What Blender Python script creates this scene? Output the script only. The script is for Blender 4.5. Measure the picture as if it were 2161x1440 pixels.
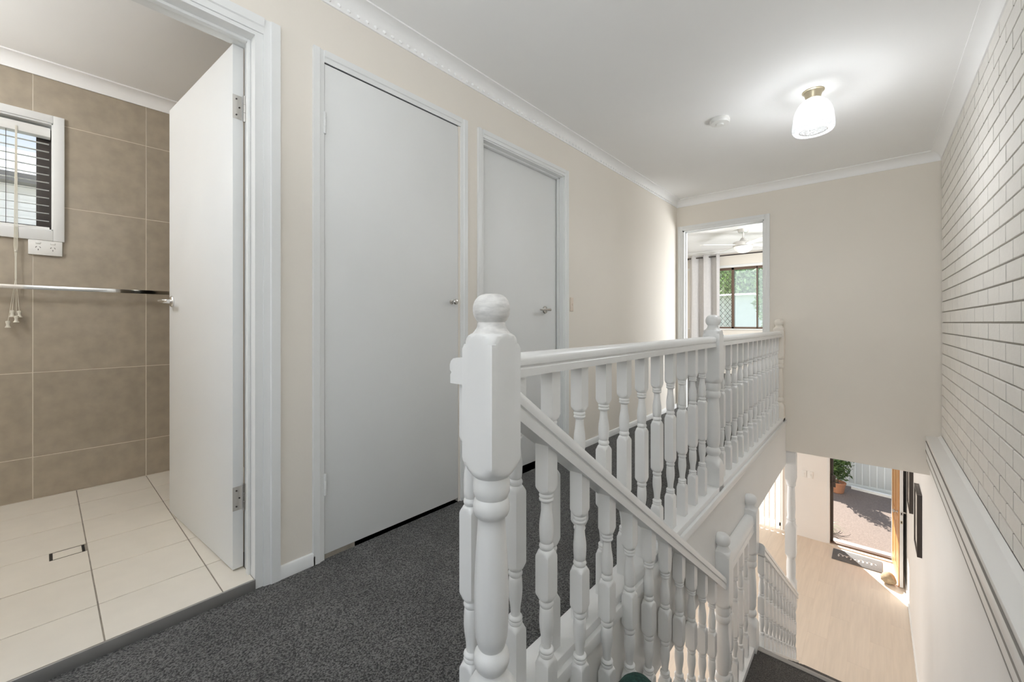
import bpy, bmesh, math, random
from mathutils import Vector, Matrix
random.seed(7)
for o in list(bpy.data.objects): bpy.data.objects.remove(o)
SC = bpy.context.scene
COL = SC.collection
R = math.radians

# ------------------------------------------------------------------ camera
cam_d = bpy.data.cameras.new('camera'); cam = bpy.data.objects.new('camera', cam_d); COL.objects.link(cam)
cam.location = (0, 0, 0.972)
cam.rotation_euler = (R(90), 0, R(41.33))
cam_d.sensor_fit = 'HORIZONTAL'; cam_d.sensor_width = 36.0
cam_d.lens = 36.0 * 867.0 / 2161.0
cam_d.shift_y = -39.0 / 2161.0
cam_d.clip_start = 0.02
SC.camera = cam
SC.cycles.diffuse_bounces = 10; SC.cycles.max_bounces = 14; SC.cycles.transparent_max_bounces = 16

# ------------------------------------------------------------------ sky, sun, large lights, exposure
SC.view_settings.view_transform = 'Standard'; SC.view_settings.look = 'None'
SC.view_settings.gamma = 1.0; SC.view_settings.use_curve_mapping = False
SC.view_settings.exposure = 0.08
W = bpy.data.worlds.new('sky'); SC.world = W; W.use_nodes = True
wn = W.node_tree.nodes; wl = W.node_tree.links; wn.clear()
w_out = wn.new('ShaderNodeOutputWorld'); w_bg = wn.new('ShaderNodeBackground')
w_tc = wn.new('ShaderNodeTexCoord'); w_sep = wn.new('ShaderNodeSeparateXYZ'); w_ramp = wn.new('ShaderNodeValToRGB')
wl.new(w_tc.outputs['Generated'], w_sep.inputs[0]); wl.new(w_sep.outputs['Z'], w_ramp.inputs[0])
w_ramp.color_ramp.elements[0].position = 0.0; w_ramp.color_ramp.elements[0].color = (0.86, 0.91, 0.95, 1)
w_ramp.color_ramp.elements[1].position = 0.7; w_ramp.color_ramp.elements[1].color = (0.50, 0.66, 0.90, 1)
wl.new(w_ramp.outputs[0], w_bg.inputs[0]); w_bg.inputs[1].default_value = 1.15
wl.new(w_bg.outputs[0], w_out.inputs[0])

def lamp(name, kind, loc, energy, color=(1, 1, 1), target=None, **kw):
    d = bpy.data.lights.new(name, kind); d.energy = energy; d.color = color
    for k, v in kw.items(): setattr(d, k, v)
    o = bpy.data.objects.new(name, d); COL.objects.link(o); o.location = loc
    if target is not None:
        o.rotation_euler = (Vector(target) - Vector(loc)).to_track_quat('-Z', 'Y').to_euler()
    return o
EL = R(33)
SUN_DIR = Vector((0.53 * math.cos(EL), -0.848 * math.cos(EL), -math.sin(EL)))
sun = lamp('sun', 'SUN', (-6, 20, 12), 15.0, (1.0, 0.95, 0.87), angle=R(0.6))
sun.rotation_euler = SUN_DIR.to_track_quat('-Z', 'Y').to_euler()
# daylight through the window behind the viewer, then added fill lights without fixtures
lamp('daylight_back_window', 'AREA', (-0.65, -1.62, 1.45), 9, (0.94, 0.97, 1.0), (-0.65, 1.0, 2.6), shape='RECTANGLE', size=1.9, size_y=1.7)
lamp('bounce_fill', 'AREA', (-0.10, -0.15, 1.55), 17.5, (0.94, 0.97, 1.0), (-0.06, 0.15, 2.37), shape='RECTANGLE', size=0.8, size_y=0.5)  # fill light added to bounce off the ceiling, no lamp stands here
lamp('living_fill', 'AREA', (-4.35, 4.5, -1.5), 88, (0.97, 0.98, 1.0), (0, 4.8, -1.7), shape='RECTANGLE', size=3.2, size_y=2.0)  # added fill for the living room; this wall has no window
lamp('bedroom_fill', 'AREA', (0.42, 6.2, 1.1), 150, (0.96, 0.98, 1.0), (-3, 6.0, 1.6), shape='RECTANGLE', size=1.6, size_y=1.2)  # unseen fill added to brighten the bedroom from its blank wall

# ------------------------------------------------------------------ materials
MATS = {}
def nt(name):
    m = bpy.data.materials.new(name); m.use_nodes = True; MATS[name] = m
    return m, m.node_tree.nodes, m.node_tree.links, m.node_tree.nodes['Principled BSDF']
def mat(name, col, rough=0.5, metal=0.0, spec=0.5, var=0.0, vscale=8.0, bump=0.0, bscale=60.0, stretch=(1, 1, 1), rand=0.0, emit=None, estr=0.0, coat=0.0):
    m, n, l, b = nt(name)
    b.inputs['Base Color'].default_value = (*col, 1); b.inputs['Roughness'].default_value = rough
    b.inputs['Metallic'].default_value = metal; b.inputs['Specular IOR Level'].default_value = spec
    b.inputs['Coat Weight'].default_value = coat
    tc = n.new('ShaderNodeTexCoord'); mp = n.new('ShaderNodeMapping'); mp.inputs['Scale'].default_value = stretch
    l.new(tc.outputs['Object'], mp.inputs[0])
    src = None
    if var > 0:
        t = n.new('ShaderNodeTexNoise'); t.inputs['Scale'].default_value = vscale; t.inputs['Detail'].default_value = 5
        l.new(mp.outputs[0], t.inputs['Vector'])
        r = n.new('ShaderNodeMapRange'); r.inputs[1].default_value = 0.3; r.inputs[2].default_value = 0.7
        r.inputs[3].default_value = 1 - var; r.inputs[4].default_value = 1 + var
        l.new(t.outputs[0], r.inputs[0])
        src = r.outputs[0]
    if rand > 0:
        oi = n.new('ShaderNodeObjectInfo'); r2 = n.new('ShaderNodeMapRange')
        r2.inputs[3].default_value = 1 - rand; r2.inputs[4].default_value = 1 + rand
        l.new(oi.outputs['Random'], r2.inputs[0])
        if src is None: src = r2.outputs[0]
        else:
            mu = n.new('ShaderNodeMath'); mu.operation = 'MULTIPLY'; l.new(src, mu.inputs[0]); l.new(r2.outputs[0], mu.inputs[1]); src = mu.outputs[0]
    if src is not None:
        vm = n.new('ShaderNodeVectorMath'); vm.operation = 'SCALE'; vm.inputs[0].default_value = col
        l.new(src, vm.inputs['Scale']); l.new(vm.outputs[0], b.inputs['Base Color'])
    if bump > 0:
        t = n.new('ShaderNodeTexNoise'); t.inputs['Scale'].default_value = bscale; t.inputs['Detail'].default_value = 4
        l.new(mp.outputs[0], t.inputs['Vector'])
        bp = n.new('ShaderNodeBump'); bp.inputs['Strength'].default_value = bump; bp.inputs['Distance'].default_value = 0.01
        l.new(t.outputs[0], bp.inputs['Height']); l.new(bp.outputs[0], b.inputs['Normal'])
    if emit:
        b.inputs['Emission Color'].default_value = (*emit, 1); b.inputs['Emission Strength'].default_value = estr
    return m

mat('cream_wall', (0.79, 0.745, 0.675), 0.65, var=0.015, vscale=1.5, bump=0.04, bscale=90)
mat('white_wall', (0.82, 0.81, 0.79), 0.6, var=0.015, vscale=2, bump=0.05, bscale=60)
mat('ceiling_white', (0.90, 0.90, 0.895), 0.7, var=0.01, vscale=2)
mat('gloss_white', (0.80, 0.805, 0.80), 0.28, var=0.012, vscale=14, bump=0.03, bscale=35)
mat('worn_white', (0.72, 0.715, 0.70), 0.35, var=0.16, vscale=38, stretch=(1, 1, 3), bump=0.05, bscale=60)
mat('trim_white', (0.79, 0.80, 0.795), 0.35, var=0.01, vscale=6)
mat('door_white', (0.77, 0.78, 0.775), 0.45, var=0.01, vscale=3, bump=0.02, bscale=25)
mat('wall_tile', (0.40, 0.345, 0.27), 0.32, var=0.10, vscale=14, rand=0.03, bump=0.02, bscale=80)
mat('wall_grout', (0.70, 0.64, 0.54), 0.8)
mat('floor_tile', (0.73, 0.68, 0.60), 0.35, var=0.03, vscale=9, rand=0.02)
mat('floor_grout', (0.28, 0.25, 0.21), 0.9, var=0.2, vscale=30)
mat('brick_paint', (0.79, 0.765, 0.725), 0.5, var=0.02, vscale=20, bump=0.25, bscale=70, rand=0.025)
mat('mortar_and_shade', (0.40, 0.38, 0.345), 0.85, var=0.06, vscale=40, bump=0.3, bscale=90)
mat('chrome', (0.82, 0.82, 0.82), 0.08, metal=1.0)
mat('satin_metal', (0.62, 0.60, 0.57), 0.25, metal=1.0)
mat('brass_pale', (0.62, 0.55, 0.40), 0.35, metal=0.8)
mat('dark_frame', (0.055, 0.045, 0.04), 0.4)
mat('brown_frame', (0.14, 0.09, 0.065), 0.4)
mat('black', (0.012, 0.012, 0.012), 0.5)
mat('plank', (0.72, 0.625, 0.525), 0.42, var=0.045, vscale=5, rand=0.02, stretch=(7, 0.5, 7))
mat('plank_gap', (0.60, 0.50, 0.40), 0.8)
mat('door_timber', (0.52, 0.24, 0.065), 0.4, var=0.25, vscale=6, stretch=(10, 10, 0.8))
mat('mat_grey', (0.14, 0.14, 0.142), 0.95, var=0.2, vscale=150, bump=0.4, bscale=300)
mat('print_white', (0.75, 0.75, 0.75), 0.8)
mat('paving', (0.175, 0.132, 0.110), 0.9, var=0.22, vscale=60, bump=0.3, bscale=120)
mat('step_and_sunstrip_white', (0.82, 0.78, 0.72), 0.8, var=0.05, vscale=10)
mat('fence_grey', (0.62, 0.62, 0.60), 0.5)
mat('fence_light', (0.80, 0.80, 0.78), 0.5)
mat('switch_cream', (0.74, 0.64, 0.54), 0.4)
mat('plastic_white', (0.82, 0.82, 0.80), 0.35)
mat('cord_cream', (0.70, 0.67, 0.58), 0.5)
mat('curtain', (0.60, 0.585, 0.58), 0.85, var=0.03, vscale=30)
mat('fan_silver', (0.62, 0.61, 0.59), 0.3, metal=0.6)
mat('leaf_green', (0.075, 0.13, 0.03), 0.5, rand=0.3, var=0.4, vscale=6)
mat('leaf_tree', (0.30, 0.42, 0.17), 0.6, var=0.45, vscale=3)
mat('bark', (0.12, 0.08, 0.05), 0.9, var=0.3, vscale=20)
mat('terracotta', (0.42, 0.19, 0.10), 0.8)
mat('render_pale', (0.88, 0.87, 0.84), 0.8, var=0.03, vscale=3)
mat('roof_pale', (0.66, 0.70, 0.74), 0.6, var=0.05, vscale=4)
mat('gutter', (0.20, 0.19, 0.18), 0.5)
mat('bag_green', (0.012, 0.045, 0.035), 0.95, var=0.5, vscale=90, bump=0.5, bscale=250)
mat('stopper', (0.40, 0.31, 0.20), 0.9, var=0.25, vscale=20, bump=0.3, bscale=80)
mat('nosing', (0.42, 0.41, 0.40), 0.35, metal=0.7)
mat('grass', (0.10, 0.16, 0.05), 0.95, var=0.3, vscale=8)
mat('picture_art', (0.60, 0.57, 0.52), 0.5, var=0.3, vscale=6)
mat('bulb_glow', (1, 1, 1), 0.5, emit=(1.0, 0.98, 0.95), estr=6.0)
mat('fan_glass', (0.85, 0.85, 0.84), 0.4, emit=(1.0, 0.97, 0.92), estr=0.35)
mat('shadow_line_grey', (0.30, 0.285, 0.265), 0.8)
mat('wall_gap', (0.03, 0.028, 0.025), 0.9)

def carpet(name, c0, c1):
    m, n, l, b = nt(name)
    tc = n.new('ShaderNodeTexCoord')
    t1 = n.new('ShaderNodeTexNoise'); t1.inputs['Scale'].default_value = 210; t1.inputs['Detail'].default_value = 2
    t2 = n.new('ShaderNodeTexNoise'); t2.inputs['Scale'].default_value = 5; t2.inputs['Detail'].default_value = 3
    l.new(tc.outputs['Object'], t1.inputs['Vector']); l.new(tc.outputs['Object'], t2.inputs['Vector'])
    r = n.new('ShaderNodeValToRGB'); r.color_ramp.elements[0].position = 0.38; r.color_ramp.elements[1].position = 0.64
    r.color_ramp.elements[0].color = (*c0, 1); r.color_ramp.elements[1].color = (*c1, 1)
    l.new(t1.outputs[0], r.inputs[0])
    mr = n.new('ShaderNodeMapRange'); mr.inputs[1].default_value = 0.3; mr.inputs[2].default_value = 0.7; mr.inputs[3].default_value = 0.85; mr.inputs[4].default_value = 1.15
    l.new(t2.outputs[0], mr.inputs[0])
    vm = n.new('ShaderNodeVectorMath'); vm.operation = 'SCALE'; l.new(r.outputs[0], vm.inputs[0]); l.new(mr.outputs[0], vm.inputs['Scale'])
    l.new(vm.outputs[0], b.inputs['Base Color']); b.inputs['Roughness'].default_value = 1.0; b.inputs['Specular IOR Level'].default_value = 0.1
    b.inputs['Sheen Weight'].default_value = 0.15
    bp = n.new('ShaderNodeBump'); bp.inputs['Strength'].default_value = 0.9; bp.inputs['Distance'].default_value = 0.012
    l.new(t1.outputs[0], bp.inputs['Height']); l.new(bp.outputs[0], b.inputs['Normal'])
carpet('carpet', (0.030, 0.030, 0.029), (0.19, 0.188, 0.18))
carpet('stair_carpet', (0.045, 0.041, 0.037), (0.15, 0.138, 0.125))

def glass(name, tint=(1, 1, 1), refl=0.06, haze=0.0, hcol=(0.8, 0.87, 0.93)):
    m = bpy.data.materials.new(name); m.use_nodes = True; MATS[name] = m
    n = m.node_tree.nodes; l = m.node_tree.links; n.clear()
    out = n.new('ShaderNodeOutputMaterial'); tr = n.new('ShaderNodeBsdfTransparent'); gl = n.new('ShaderNodeBsdfGlossy'); mx = n.new('ShaderNodeMixShader')
    tr.inputs[0].default_value = (*tint, 1); gl.inputs['Roughness'].default_value = 0.03; mx.inputs[0].default_value = refl
    l.new(tr.outputs[0], mx.inputs[1]); l.new(gl.outputs[0], mx.inputs[2])
    last = mx
    if haze > 0:
        tl = n.new('ShaderNodeBsdfTranslucent'); tl.inputs[0].default_value = (*hcol, 1)
        m2 = n.new('ShaderNodeMixShader'); m2.inputs[0].default_value = haze
        l.new(mx.outputs[0], m2.inputs[1]); l.new(tl.outputs[0], m2.inputs[2]); last = m2
    l.new(last.outputs[0], out.inputs[0])
glass('glass'); glass('fly_screen', (0.90, 0.93, 0.95), 0.02, 0.07)

def translucent(name, col, fac=0.5):
    m = bpy.data.materials.new(name); m.use_nodes = True; MATS[name] = m
    n = m.node_tree.nodes; l = m.node_tree.links; n.clear()
    out = n.new('ShaderNodeOutputMaterial'); a = n.new('ShaderNodeBsdfDiffuse'); t = n.new('ShaderNodeBsdfTranslucent'); mx = n.new('ShaderNodeMixShader')
    a.inputs[0].default_value = (*col, 1); t.inputs[0].default_value = (*col, 1); mx.inputs[0].default_value = fac
    l.new(a.outputs[0], mx.inputs[1]); l.new(t.outputs[0], mx.inputs[2]); l.new(mx.outputs[0], out.inputs[0])
translucent('blind_vane', (0.80, 0.78, 0.75), 0.22)

def mesh_shade(name):
    m = bpy.data.materials.new(name); m.use_nodes = True; MATS[name] = m
    n = m.node_tree.nodes; l = m.node_tree.links; n.clear()
    out = n.new('ShaderNodeOutputMaterial'); tc = n.new('ShaderNodeTexCoord')
    v = n.new('ShaderNodeTexVoronoi'); v.feature = 'DISTANCE_TO_EDGE'; v.inputs['Scale'].default_value = 150
    l.new(tc.outputs['Object'], v.inputs['Vector'])
    r = n.new('ShaderNodeMapRange'); r.inputs[1].default_value = 0.05; r.inputs[2].default_value = 0.28; r.inputs[3].default_value = 0.75; r.inputs[4].default_value = 0.12
    l.new(v.outputs['Distance'], r.inputs[0])
    tr = n.new('ShaderNodeBsdfTransparent'); b = n.new('ShaderNodeBsdfPrincipled'); mx = n.new('ShaderNodeMixShader')
    b.inputs['Base Color'].default_value = (0.80, 0.82, 0.84, 1); b.inputs['Roughness'].default_value = 0.25
    tl = n.new('ShaderNodeBsdfTranslucent'); tl.inputs[0].default_value = (0.85, 0.87, 0.9, 1); m2 = n.new('ShaderNodeMixShader'); m2.inputs[0].default_value = 0.45
    l.new(b.outputs[0], m2.inputs[1]); l.new(tl.outputs[0], m2.inputs[2])
    l.new(r.outputs[0], mx.inputs[0]); l.new(tr.outputs[0], mx.inputs[1]); l.new(m2.outputs[0], mx.inputs[2]); l.new(mx.outputs[0], out.inputs[0])
mesh_shade('shade_mesh')

# ------------------------------------------------------------------ mesh helpers
WO = {}
class MB:
    def __init__(s): s.v = []; s.f = []
    def add(s, vs, fs):
        k = len(s.v); s.v += [Vector(p) for p in vs]; s.f += [tuple(i + k for i in f) for f in fs]; return s
    def box(s, x0, x1, y0, y1, z0, z1):
        if x0 > x1: x0, x1 = x1, x0
        if y0 > y1: y0, y1 = y1, y0
        return s.add([(x0, y0, z0), (x1, y0, z0), (x1, y1, z0), (x0, y1, z0), (x0, y0, z1), (x1, y0, z1), (x1, y1, z1), (x0, y1, z1)],
                     [(0, 3, 2, 1), (4, 5, 6, 7), (0, 1, 5, 4), (1, 2, 6, 5), (2, 3, 7, 6), (3, 0, 4, 7)])
    def prism(s, poly, p0, p1, U, V, shift=None):
        # poly of (a,b) in plane U,V swept from p0 to p1 (counter-clockwise seen from p1)
        U = Vector(U); V = Vector(V); p0 = Vector(p0); p1 = Vector(p1); n = len(poly)
        vs = [p0 + U * a + V * b for a, b in poly] + [p1 + U * a + V * b for a, b in poly]
        fs = [tuple(range(n))[::-1], tuple(range(n, 2 * n))] + [(i, (i + 1) % n, n + (i + 1) % n, n + i) for i in range(n)]
        return s.add(vs, fs)
    def lathe(s, prof, c=(0, 0, 0), n=24, axis='Z', cap=True):
        c = Vector(c); vs = []; m = len(prof)
        for r, h in prof:
            for i in range(n):
                a = 2 * math.pi * i / n; x = r * math.cos(a); y = r * math.sin(a)
                p = {'Z': (x, y, h), 'X': (h, x, y), 'Y': (y, h, x)}[axis]
                vs.append(c + Vector(p))
        fs = []
        for j in range(m - 1):
            for i in range(n):
                fs.append((j * n + i, j * n + (i + 1) % n, (j + 1) * n + (i + 1) % n, (j + 1) * n + i))
        if cap:
            fs.append(tuple(range(n))[::-1]); fs.append(tuple((m - 1) * n + i for i in range(n)))
        return s.add(vs, fs)
    def tube(s, pts, r, n=8):
        pts = [Vector(p) for p in pts]; vs = []; m = len(pts)
        for j, p in enumerate(pts):
            d = (pts[min(j + 1, m - 1)] - pts[max(j - 1, 0)]).normalized()
            up = Vector((0, 0, 1)) if abs(d.z) < 0.9 else Vector((1, 0, 0))
            a = d.cross(up).normalized(); b = d.cross(a).normalized()
            rr = r[j] if isinstance(r, (list, tuple)) else r
            for i in range(n):
                t = 2 * math.pi * i / n; vs.append(p + a * rr * math.cos(t) + b * rr * math.sin(t))
        fs = [(j * n + i, j * n + (i + 1) % n, (j + 1) * n + (i + 1) % n, (j + 1) * n + i) for j in range(m - 1) for i in range(n)]
        fs += [tuple(range(n))[::-1], tuple((m - 1) * n + i for i in range(n))]
        return s.add(vs, fs)
    def turned(s, prof, hw, n=32):
        # lathe profile clipped by a square section of half width hw: square blocks with turned shoulders
        vs = []; m = len(prof)
        for r, h in prof:
            for i in range(n):
                a = 2 * math.pi * i / n; q = min(r, hw / max(abs(math.cos(a)), abs(math.sin(a))))
                vs.append((q * math.cos(a), q * math.sin(a), h))
        fs = [(j * n + i, j * n + (i + 1) % n, (j + 1) * n + (i + 1) % n, (j + 1) * n + i) for j in range(m - 1) for i in range(n)]
        fs += [tuple(range(n))[::-1], tuple((m - 1) * n + i for i in range(n))]
        return s.add(vs, fs)
    def xform(s, M):
        s.v = [M @ v for v in s.v]; return s
    def mesh(s, name, material, bevel=0.0, smooth=True, angle=32, org=(0, 0, 0)):
        me = bpy.data.meshes.new(name); o = Vector(org)
        me.from_pydata([v - o for v in s.v], [], s.f)
        bm = bmesh.new(); bm.from_mesh(me)
        bmesh.ops.recalc_face_normals(bm, faces=bm.faces)
        if bevel > 0:
            bmesh.ops.bevel(bm, geom=bm.edges[:], offset=bevel, segments=2, affect='EDGES', profile=0.5, clamp_overlap=True)
        bm.to_mesh(me); bm.free()
        if smooth:
            me.polygons.foreach_set('use_smooth', [True] * len(me.polygons)); me.set_sharp_from_angle(angle=R(angle))
        me.materials.append(MATS[material]); return me
    def build(s, name, material, parent=None, bevel=0.0, smooth=True, angle=32, org=None):
        if org is None:
            xs = [v.x for v in s.v]; ys = [v.y for v in s.v]; zs = [v.z for v in s.v]
            org = ((min(xs) + max(xs)) / 2, (min(ys) + max(ys)) / 2, min(zs))
        return place(name, s.mesh(name, material, bevel, smooth, angle, org), org, parent)
def place(name, me, loc, parent=None):
    o = bpy.data.objects.new(name, me); COL.objects.link(o); loc = Vector(loc); WO[o] = loc
    if parent is not None:
        o.parent = parent; o.location = loc - WO[parent]
    else: o.location = loc
    return o
def empty(name, loc):
    o = bpy.data.objects.new(name, None); COL.objects.link(o); o.location = loc; WO[o] = Vector(loc); o.empty_display_size = 0.1
    return o
def tag(o, label, cat, group=None):
    o['label'] = label; o['category'] = cat
    if group: o['group'] = group
    return o
def struct(o, label=None, cat=None):
    o['kind'] = 'structure'
    if label: o['label'] = label
    if cat: o['category'] = cat
    return o
def box(name, m, b, parent=None, bevel=0.0): return MB().box(*b).build(name, m, parent, bevel)
def wall_boxes(axis, t0, t1, a0, a1, z0, z1, ops):
    """wall slab; axis 'X' = normal along X (runs along Y). ops: (a0,a1,z0,z1)"""
    mb = MB()
    def put(p, q, r, s_):
        if q - p < 1e-4 or s_ - r < 1e-4: return
        if axis == 'X': mb.box(t0, t1, p, q, r, s_)
        else: mb.box(p, q, t0, t1, r, s_)
    cur = a0
    for (o0, o1, p0, p1) in sorted(ops):
        put(cur, o0, z0, z1); put(o0, o1, z0, p0); put(o0, o1, p1, z1); cur = o1
    put(cur, a1, z0, z1)
    return mb

# ------------------------------------------------------------------ key dimensions
XL = -1.713; XLI = -1.823; YF = 4.841; YFB = 4.95; XBR = 0.419; CE = 2.37; FL = -0.012
ZB = 0.025; XB = -3.38                      # bathroom floor and window wall
YW = 8.68                                   # bedroom window wall
ZD = -2.76; YG = 8.73; XR = 0.352           # lower floor
LC = -0.295                                 # lower ceiling
YBK = -1.75

# ------------------------------------------------------------------ upper hall shell
fl = MB().box(XLI, -0.70, YBK, YF + 0.04, LC, FL)
fl.box(-0.70, XBR, YBK, 0.66, LC, FL); fl.box(-2.32, XLI, 0.70, 2.72, LC, FL)
struct(fl.build('floor', 'carpet'), 'charcoal cut pile carpet on the upstairs hall floor', 'floor')
c = MB().box(XLI, 0.55, YBK - 0.1, YFB, CE, CE + 0.12)
struct(c.build('ceiling', 'ceiling_white'), 'flat white plaster ceiling over the hall and stairwell', 'ceiling')
D1 = (-0.33, 0.512, FL, 2.035); D2 = (0.766, 1.500, FL, 2.052); D3 = (1.687, 2.53, FL, 2.052)
wl_ = wall_boxes('X', XLI, XL, YBK, YF, LC, CE, [(D1[0], D1[1], LC, D1[3]), (D2[0], D2[1], FL, D2[3]), (D3[0], D3[1], FL, D3[3])])
wall_left = struct(wl_.build('wall_left', 'cream_wall'), 'cream painted wall with three doorways on the left of the hall', 'wall')
wf = wall_boxes('Y', YF, YFB, -3.5, 0.55, LC, CE, [(-1.633, -0.838, LC, 2.022)])
wall_far = struct(wf.build('wall_far', 'cream_wall'), 'cream end wall with the bedroom doorway, hanging over the stairwell', 'wall')
wb = wall_boxes('Y', YBK - 0.1, YBK, XLI, 0.55, LC, CE, [(-1.6, 0.3, 0.6, 2.3)])
struct(wb.build('wall_back', 'cream_wall'), 'cream wall behind the viewer with a wide window', 'wall')

# brick wall with raked joints
wall_right = struct(box('wall_right', 'mortar_and_shade', (XBR + 0.009, 0.55, YBK, YF - 0.003, 0.03, CE)), 'white painted brick wall above the stairs with raked grey joints', 'wall')
CH = 0.0840; BL = 0.2385; JT = 0.0085; HJ = 0.0105; BZ0 = 0.0476
def brick_mesh(length):
    mb = MB().box(0, 0.03, -length / 2, length / 2, 0, CH - JT)
    me = mb.mesh('brick', 'brick_paint', bevel=0.0018, smooth=False); me.materials.append(MATS['mortar_and_shade'])
    for pg in me.polygons:
        if abs(pg.normal.y) > 0.95: pg.material_index = 1  # brick ends take the mortar grey to paint the joint's shade
    return me
bm_cache = {}
rest = MB(); nb = 0
for k in range(-1, 28):
    z0 = BZ0 + k * CH + JT / 2
    if z0 < 0.03 or z0 + CH - JT > CE - 0.01: continue
    off = 2.676 + (0.0 if (k % 2 == 1) else BL / 2) + (0.004 if k % 3 == 0 else -0.003)
    j = -20
    while True:
        a = off + j * BL + HJ / 2; b = off + (j + 1) * BL - HJ / 2; j += 1
        if a > YF - 0.02: break
        b = min(b, YF - 0.006); a = max(a, YBK)
        if b - a < 0.02: continue
        dx = random.uniform(-0.0005, 0.0005)
        if b > 2.36:
            key = round(b - a, 3)
            if key not in bm_cache: bm_cache[key] = brick_mesh(key)
            place('brick', bm_cache[key], (XBR + dx, (a + b) / 2, z0), wall_right); nb += 1
        else:
            rest.box(XBR + dx, XBR + 0.03, a, b, z0, z0 + CH - JT)
o = rest.build('brickwork', 'brick_paint', wall_right, smooth=False); o['kind'] = 'stuff'

# ledge and stepped boards under the bricks
t = empty('trim_1', (XBR, 2.4, 0.0)); struct(t, 'white sill board and stepped boards below the brickwork', 'trim')
MB().box(0.326, XBR + 0.05, 0.5, YF, 0.004, 0.030).build('sill_board', 'white_wall', t, bevel=0.003)
MB().prism([(0, 0), (0, 0.016), (-0.022, 0)], (XBR, 0.5, 0.030), (XBR, YF, 0.030), (1, 0, 0), (0, 0, 1)).build('fillet', 'white_wall', t)
MB().box(0.340, 0.46, 0.5, YF, -0.012, 0.004).build('shadow_strip', 'trim_white', t)
MB().box(0.3265, 0.46, 0.5, YF, -0.084, -0.012).build('upper_board', 'trim_white', t, bevel=0.002)
MB().box(0.350, 0.46, 0.5, YF, -0.096, -0.084).build('groove', 'trim_white', t)
MB().box(0.332, 0.46, 0.5, YF, -0.165, -0.096).build('lower_board', 'trim_white', t, bevel=0.002)
MB().box(0.343, 0.46, 0.5, YFB, -0.178, -0.165).build('bottom_bead', 'trim_white', t)
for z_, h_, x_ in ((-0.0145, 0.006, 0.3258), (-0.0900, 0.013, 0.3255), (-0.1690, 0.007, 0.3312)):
    MB().box(x_, 0.36, 0.5, YF - 0.004, z_ - h_ / 2, z_ + h_ / 2).build('shadow_line', 'shadow_line_grey', t)  # dark lines painted in for the shade between the boards

# cornices: plaster coves
def cove(n=7, a=0.062, b=0.062):
    pts = [(0, 0), (0, -b - 0.006), (0.008, -b - 0.006), (0.008, -b)]
    for i in range(n + 1):
        th = (math.pi / 2) * i / n
        pts.append((a - (a - 0.008) * math.cos(th), -b + (b - 0.006) * (math.sin(th)) if False else -b + (b - 0.008) * (1 - math.cos(th)) if False else -b + (b - 0.008) * math.sin(th) ** 1.0 * 1.0))
    # concave quarter: replace by true concave curve
    pts = [(0, 0), (0, -b - 0.006), (0.007, -b - 0.006), (0.007, -b)]
    for i in range(n + 1):
        th = (math.pi / 2) * i / n
        pts.append((a - (a - 0.007) * math.cos(th), -0.007 - (b - 0.007) * (1 - math.sin(th))))
    pts += [(a, -0.007), (a + 0.007, -0.007), (a + 0.007, 0)]
    return pts
CV = cove()
CVF = cove(7, 0.085, 0.066)
cl = MB().prism(CV, (XL, YBK, CE), (XL, YF, CE), (1, 0, 0), (0, 0, 1)).build('trim_2', 'ceiling_white')
struct(cl, 'moulded white cornice with a carved bead row along the left wall', 'trim')
dm = MB(); dm.lathe([(0.0005, -0.0095), (0.004, -0.0075), (0.0062, -0.003), (0.0062, 0.003), (0.004, 0.0075), (0.0005, 0.0095)], n=10)
dmesh = dm.mesh('cornice_bead', 'ceiling_white')
y = -0.25
while y < YF - 0.1:
    b_ = place('cornice_bead', dmesh, (XL + 0.0115, y, CE - 0.052), cl); b_.rotation_euler = (0.5, -0.45, 0); y += 0.043
struct(MB().prism(CVF, (XL, YF, CE), (XBR, YF, CE), (0, -1, 0), (0, 0, 1)).build('trim_3', 'ceiling_white'), 'plain white cove cornice across the end wall', 'trim')
struct(MB().prism(CV, (XBR, YBK, CE), (XBR, YF, CE), (-1, 0, 0), (0, 0, 1)).build('trim_4', 'ceiling_white'), 'white cove cornice above the brick wall', 'trim')

# baseboards
bbl = empty('baseboard_left', (XL, 2, FL)); struct(bbl, 'low white baseboard along the left hall wall', 'baseboard')
SKP = [(0, 0), (0.014, 0), (0.014, 0.036), (0.009, 0.046), (0, 0.048)]
for a, b in ((0.590, 0.724), (1.560, 1.643), (2.572, YF), (YBK, -0.40)):
    MB().prism(SKP, (XL, a, FL), (XL, b, FL), (1, 0, 0), (0, 0, 1)).build('skirting_board', 'trim_white', bbl)
struct(MB().prism(SKP, (-0.786, YF, FL), (-0.762, YF, FL), (0, -1, 0), (0, 0, 1)).build('baseboard_far', 'trim_white'), 'short white baseboard beside the bedroom doorway', 'baseboard')

# ------------------------------------------------------------------ door frames and leaves
def casing(root, axis, face, o0, o1, ztop, w, d, zb, rebate=True):
    """architrave round an opening: two legs and a head as separate parts, stepped moulding"""
    prof = [(0, 0), (w, 0), (w, d), (w * 0.45, d), (w * 0.38, d * 0.72), (0.006, d * 0.55), (0, d * 0.5)]
    for side, pos in ((-1, o0), (1, o1)):
        if axis == 'X': MB().prism(prof, (face, pos, zb), (face, pos, ztop + w), (0, side, 0), (1, 0, 0)).build('architrave', 'trim_white', root)
        else: MB().prism(prof, (pos, face, zb), (pos, face, ztop + w), (side, 0, 0), (0, -1, 0)).build('architrave', 'trim_white', root)
    if axis == 'X': MB().prism(prof, (face, o0 - 0.0005, ztop), (face, o1 + 0.0005, ztop), (0, 0, 1), (1, 0, 0)).build('architrave', 'trim_white', root)
    else: MB().prism(prof, (o0 - 0.0005, face, ztop), (o1 + 0.0005, face, ztop), (0, 0, 1), (0, -1, 0)).build('architrave', 'trim_white', root)

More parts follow.
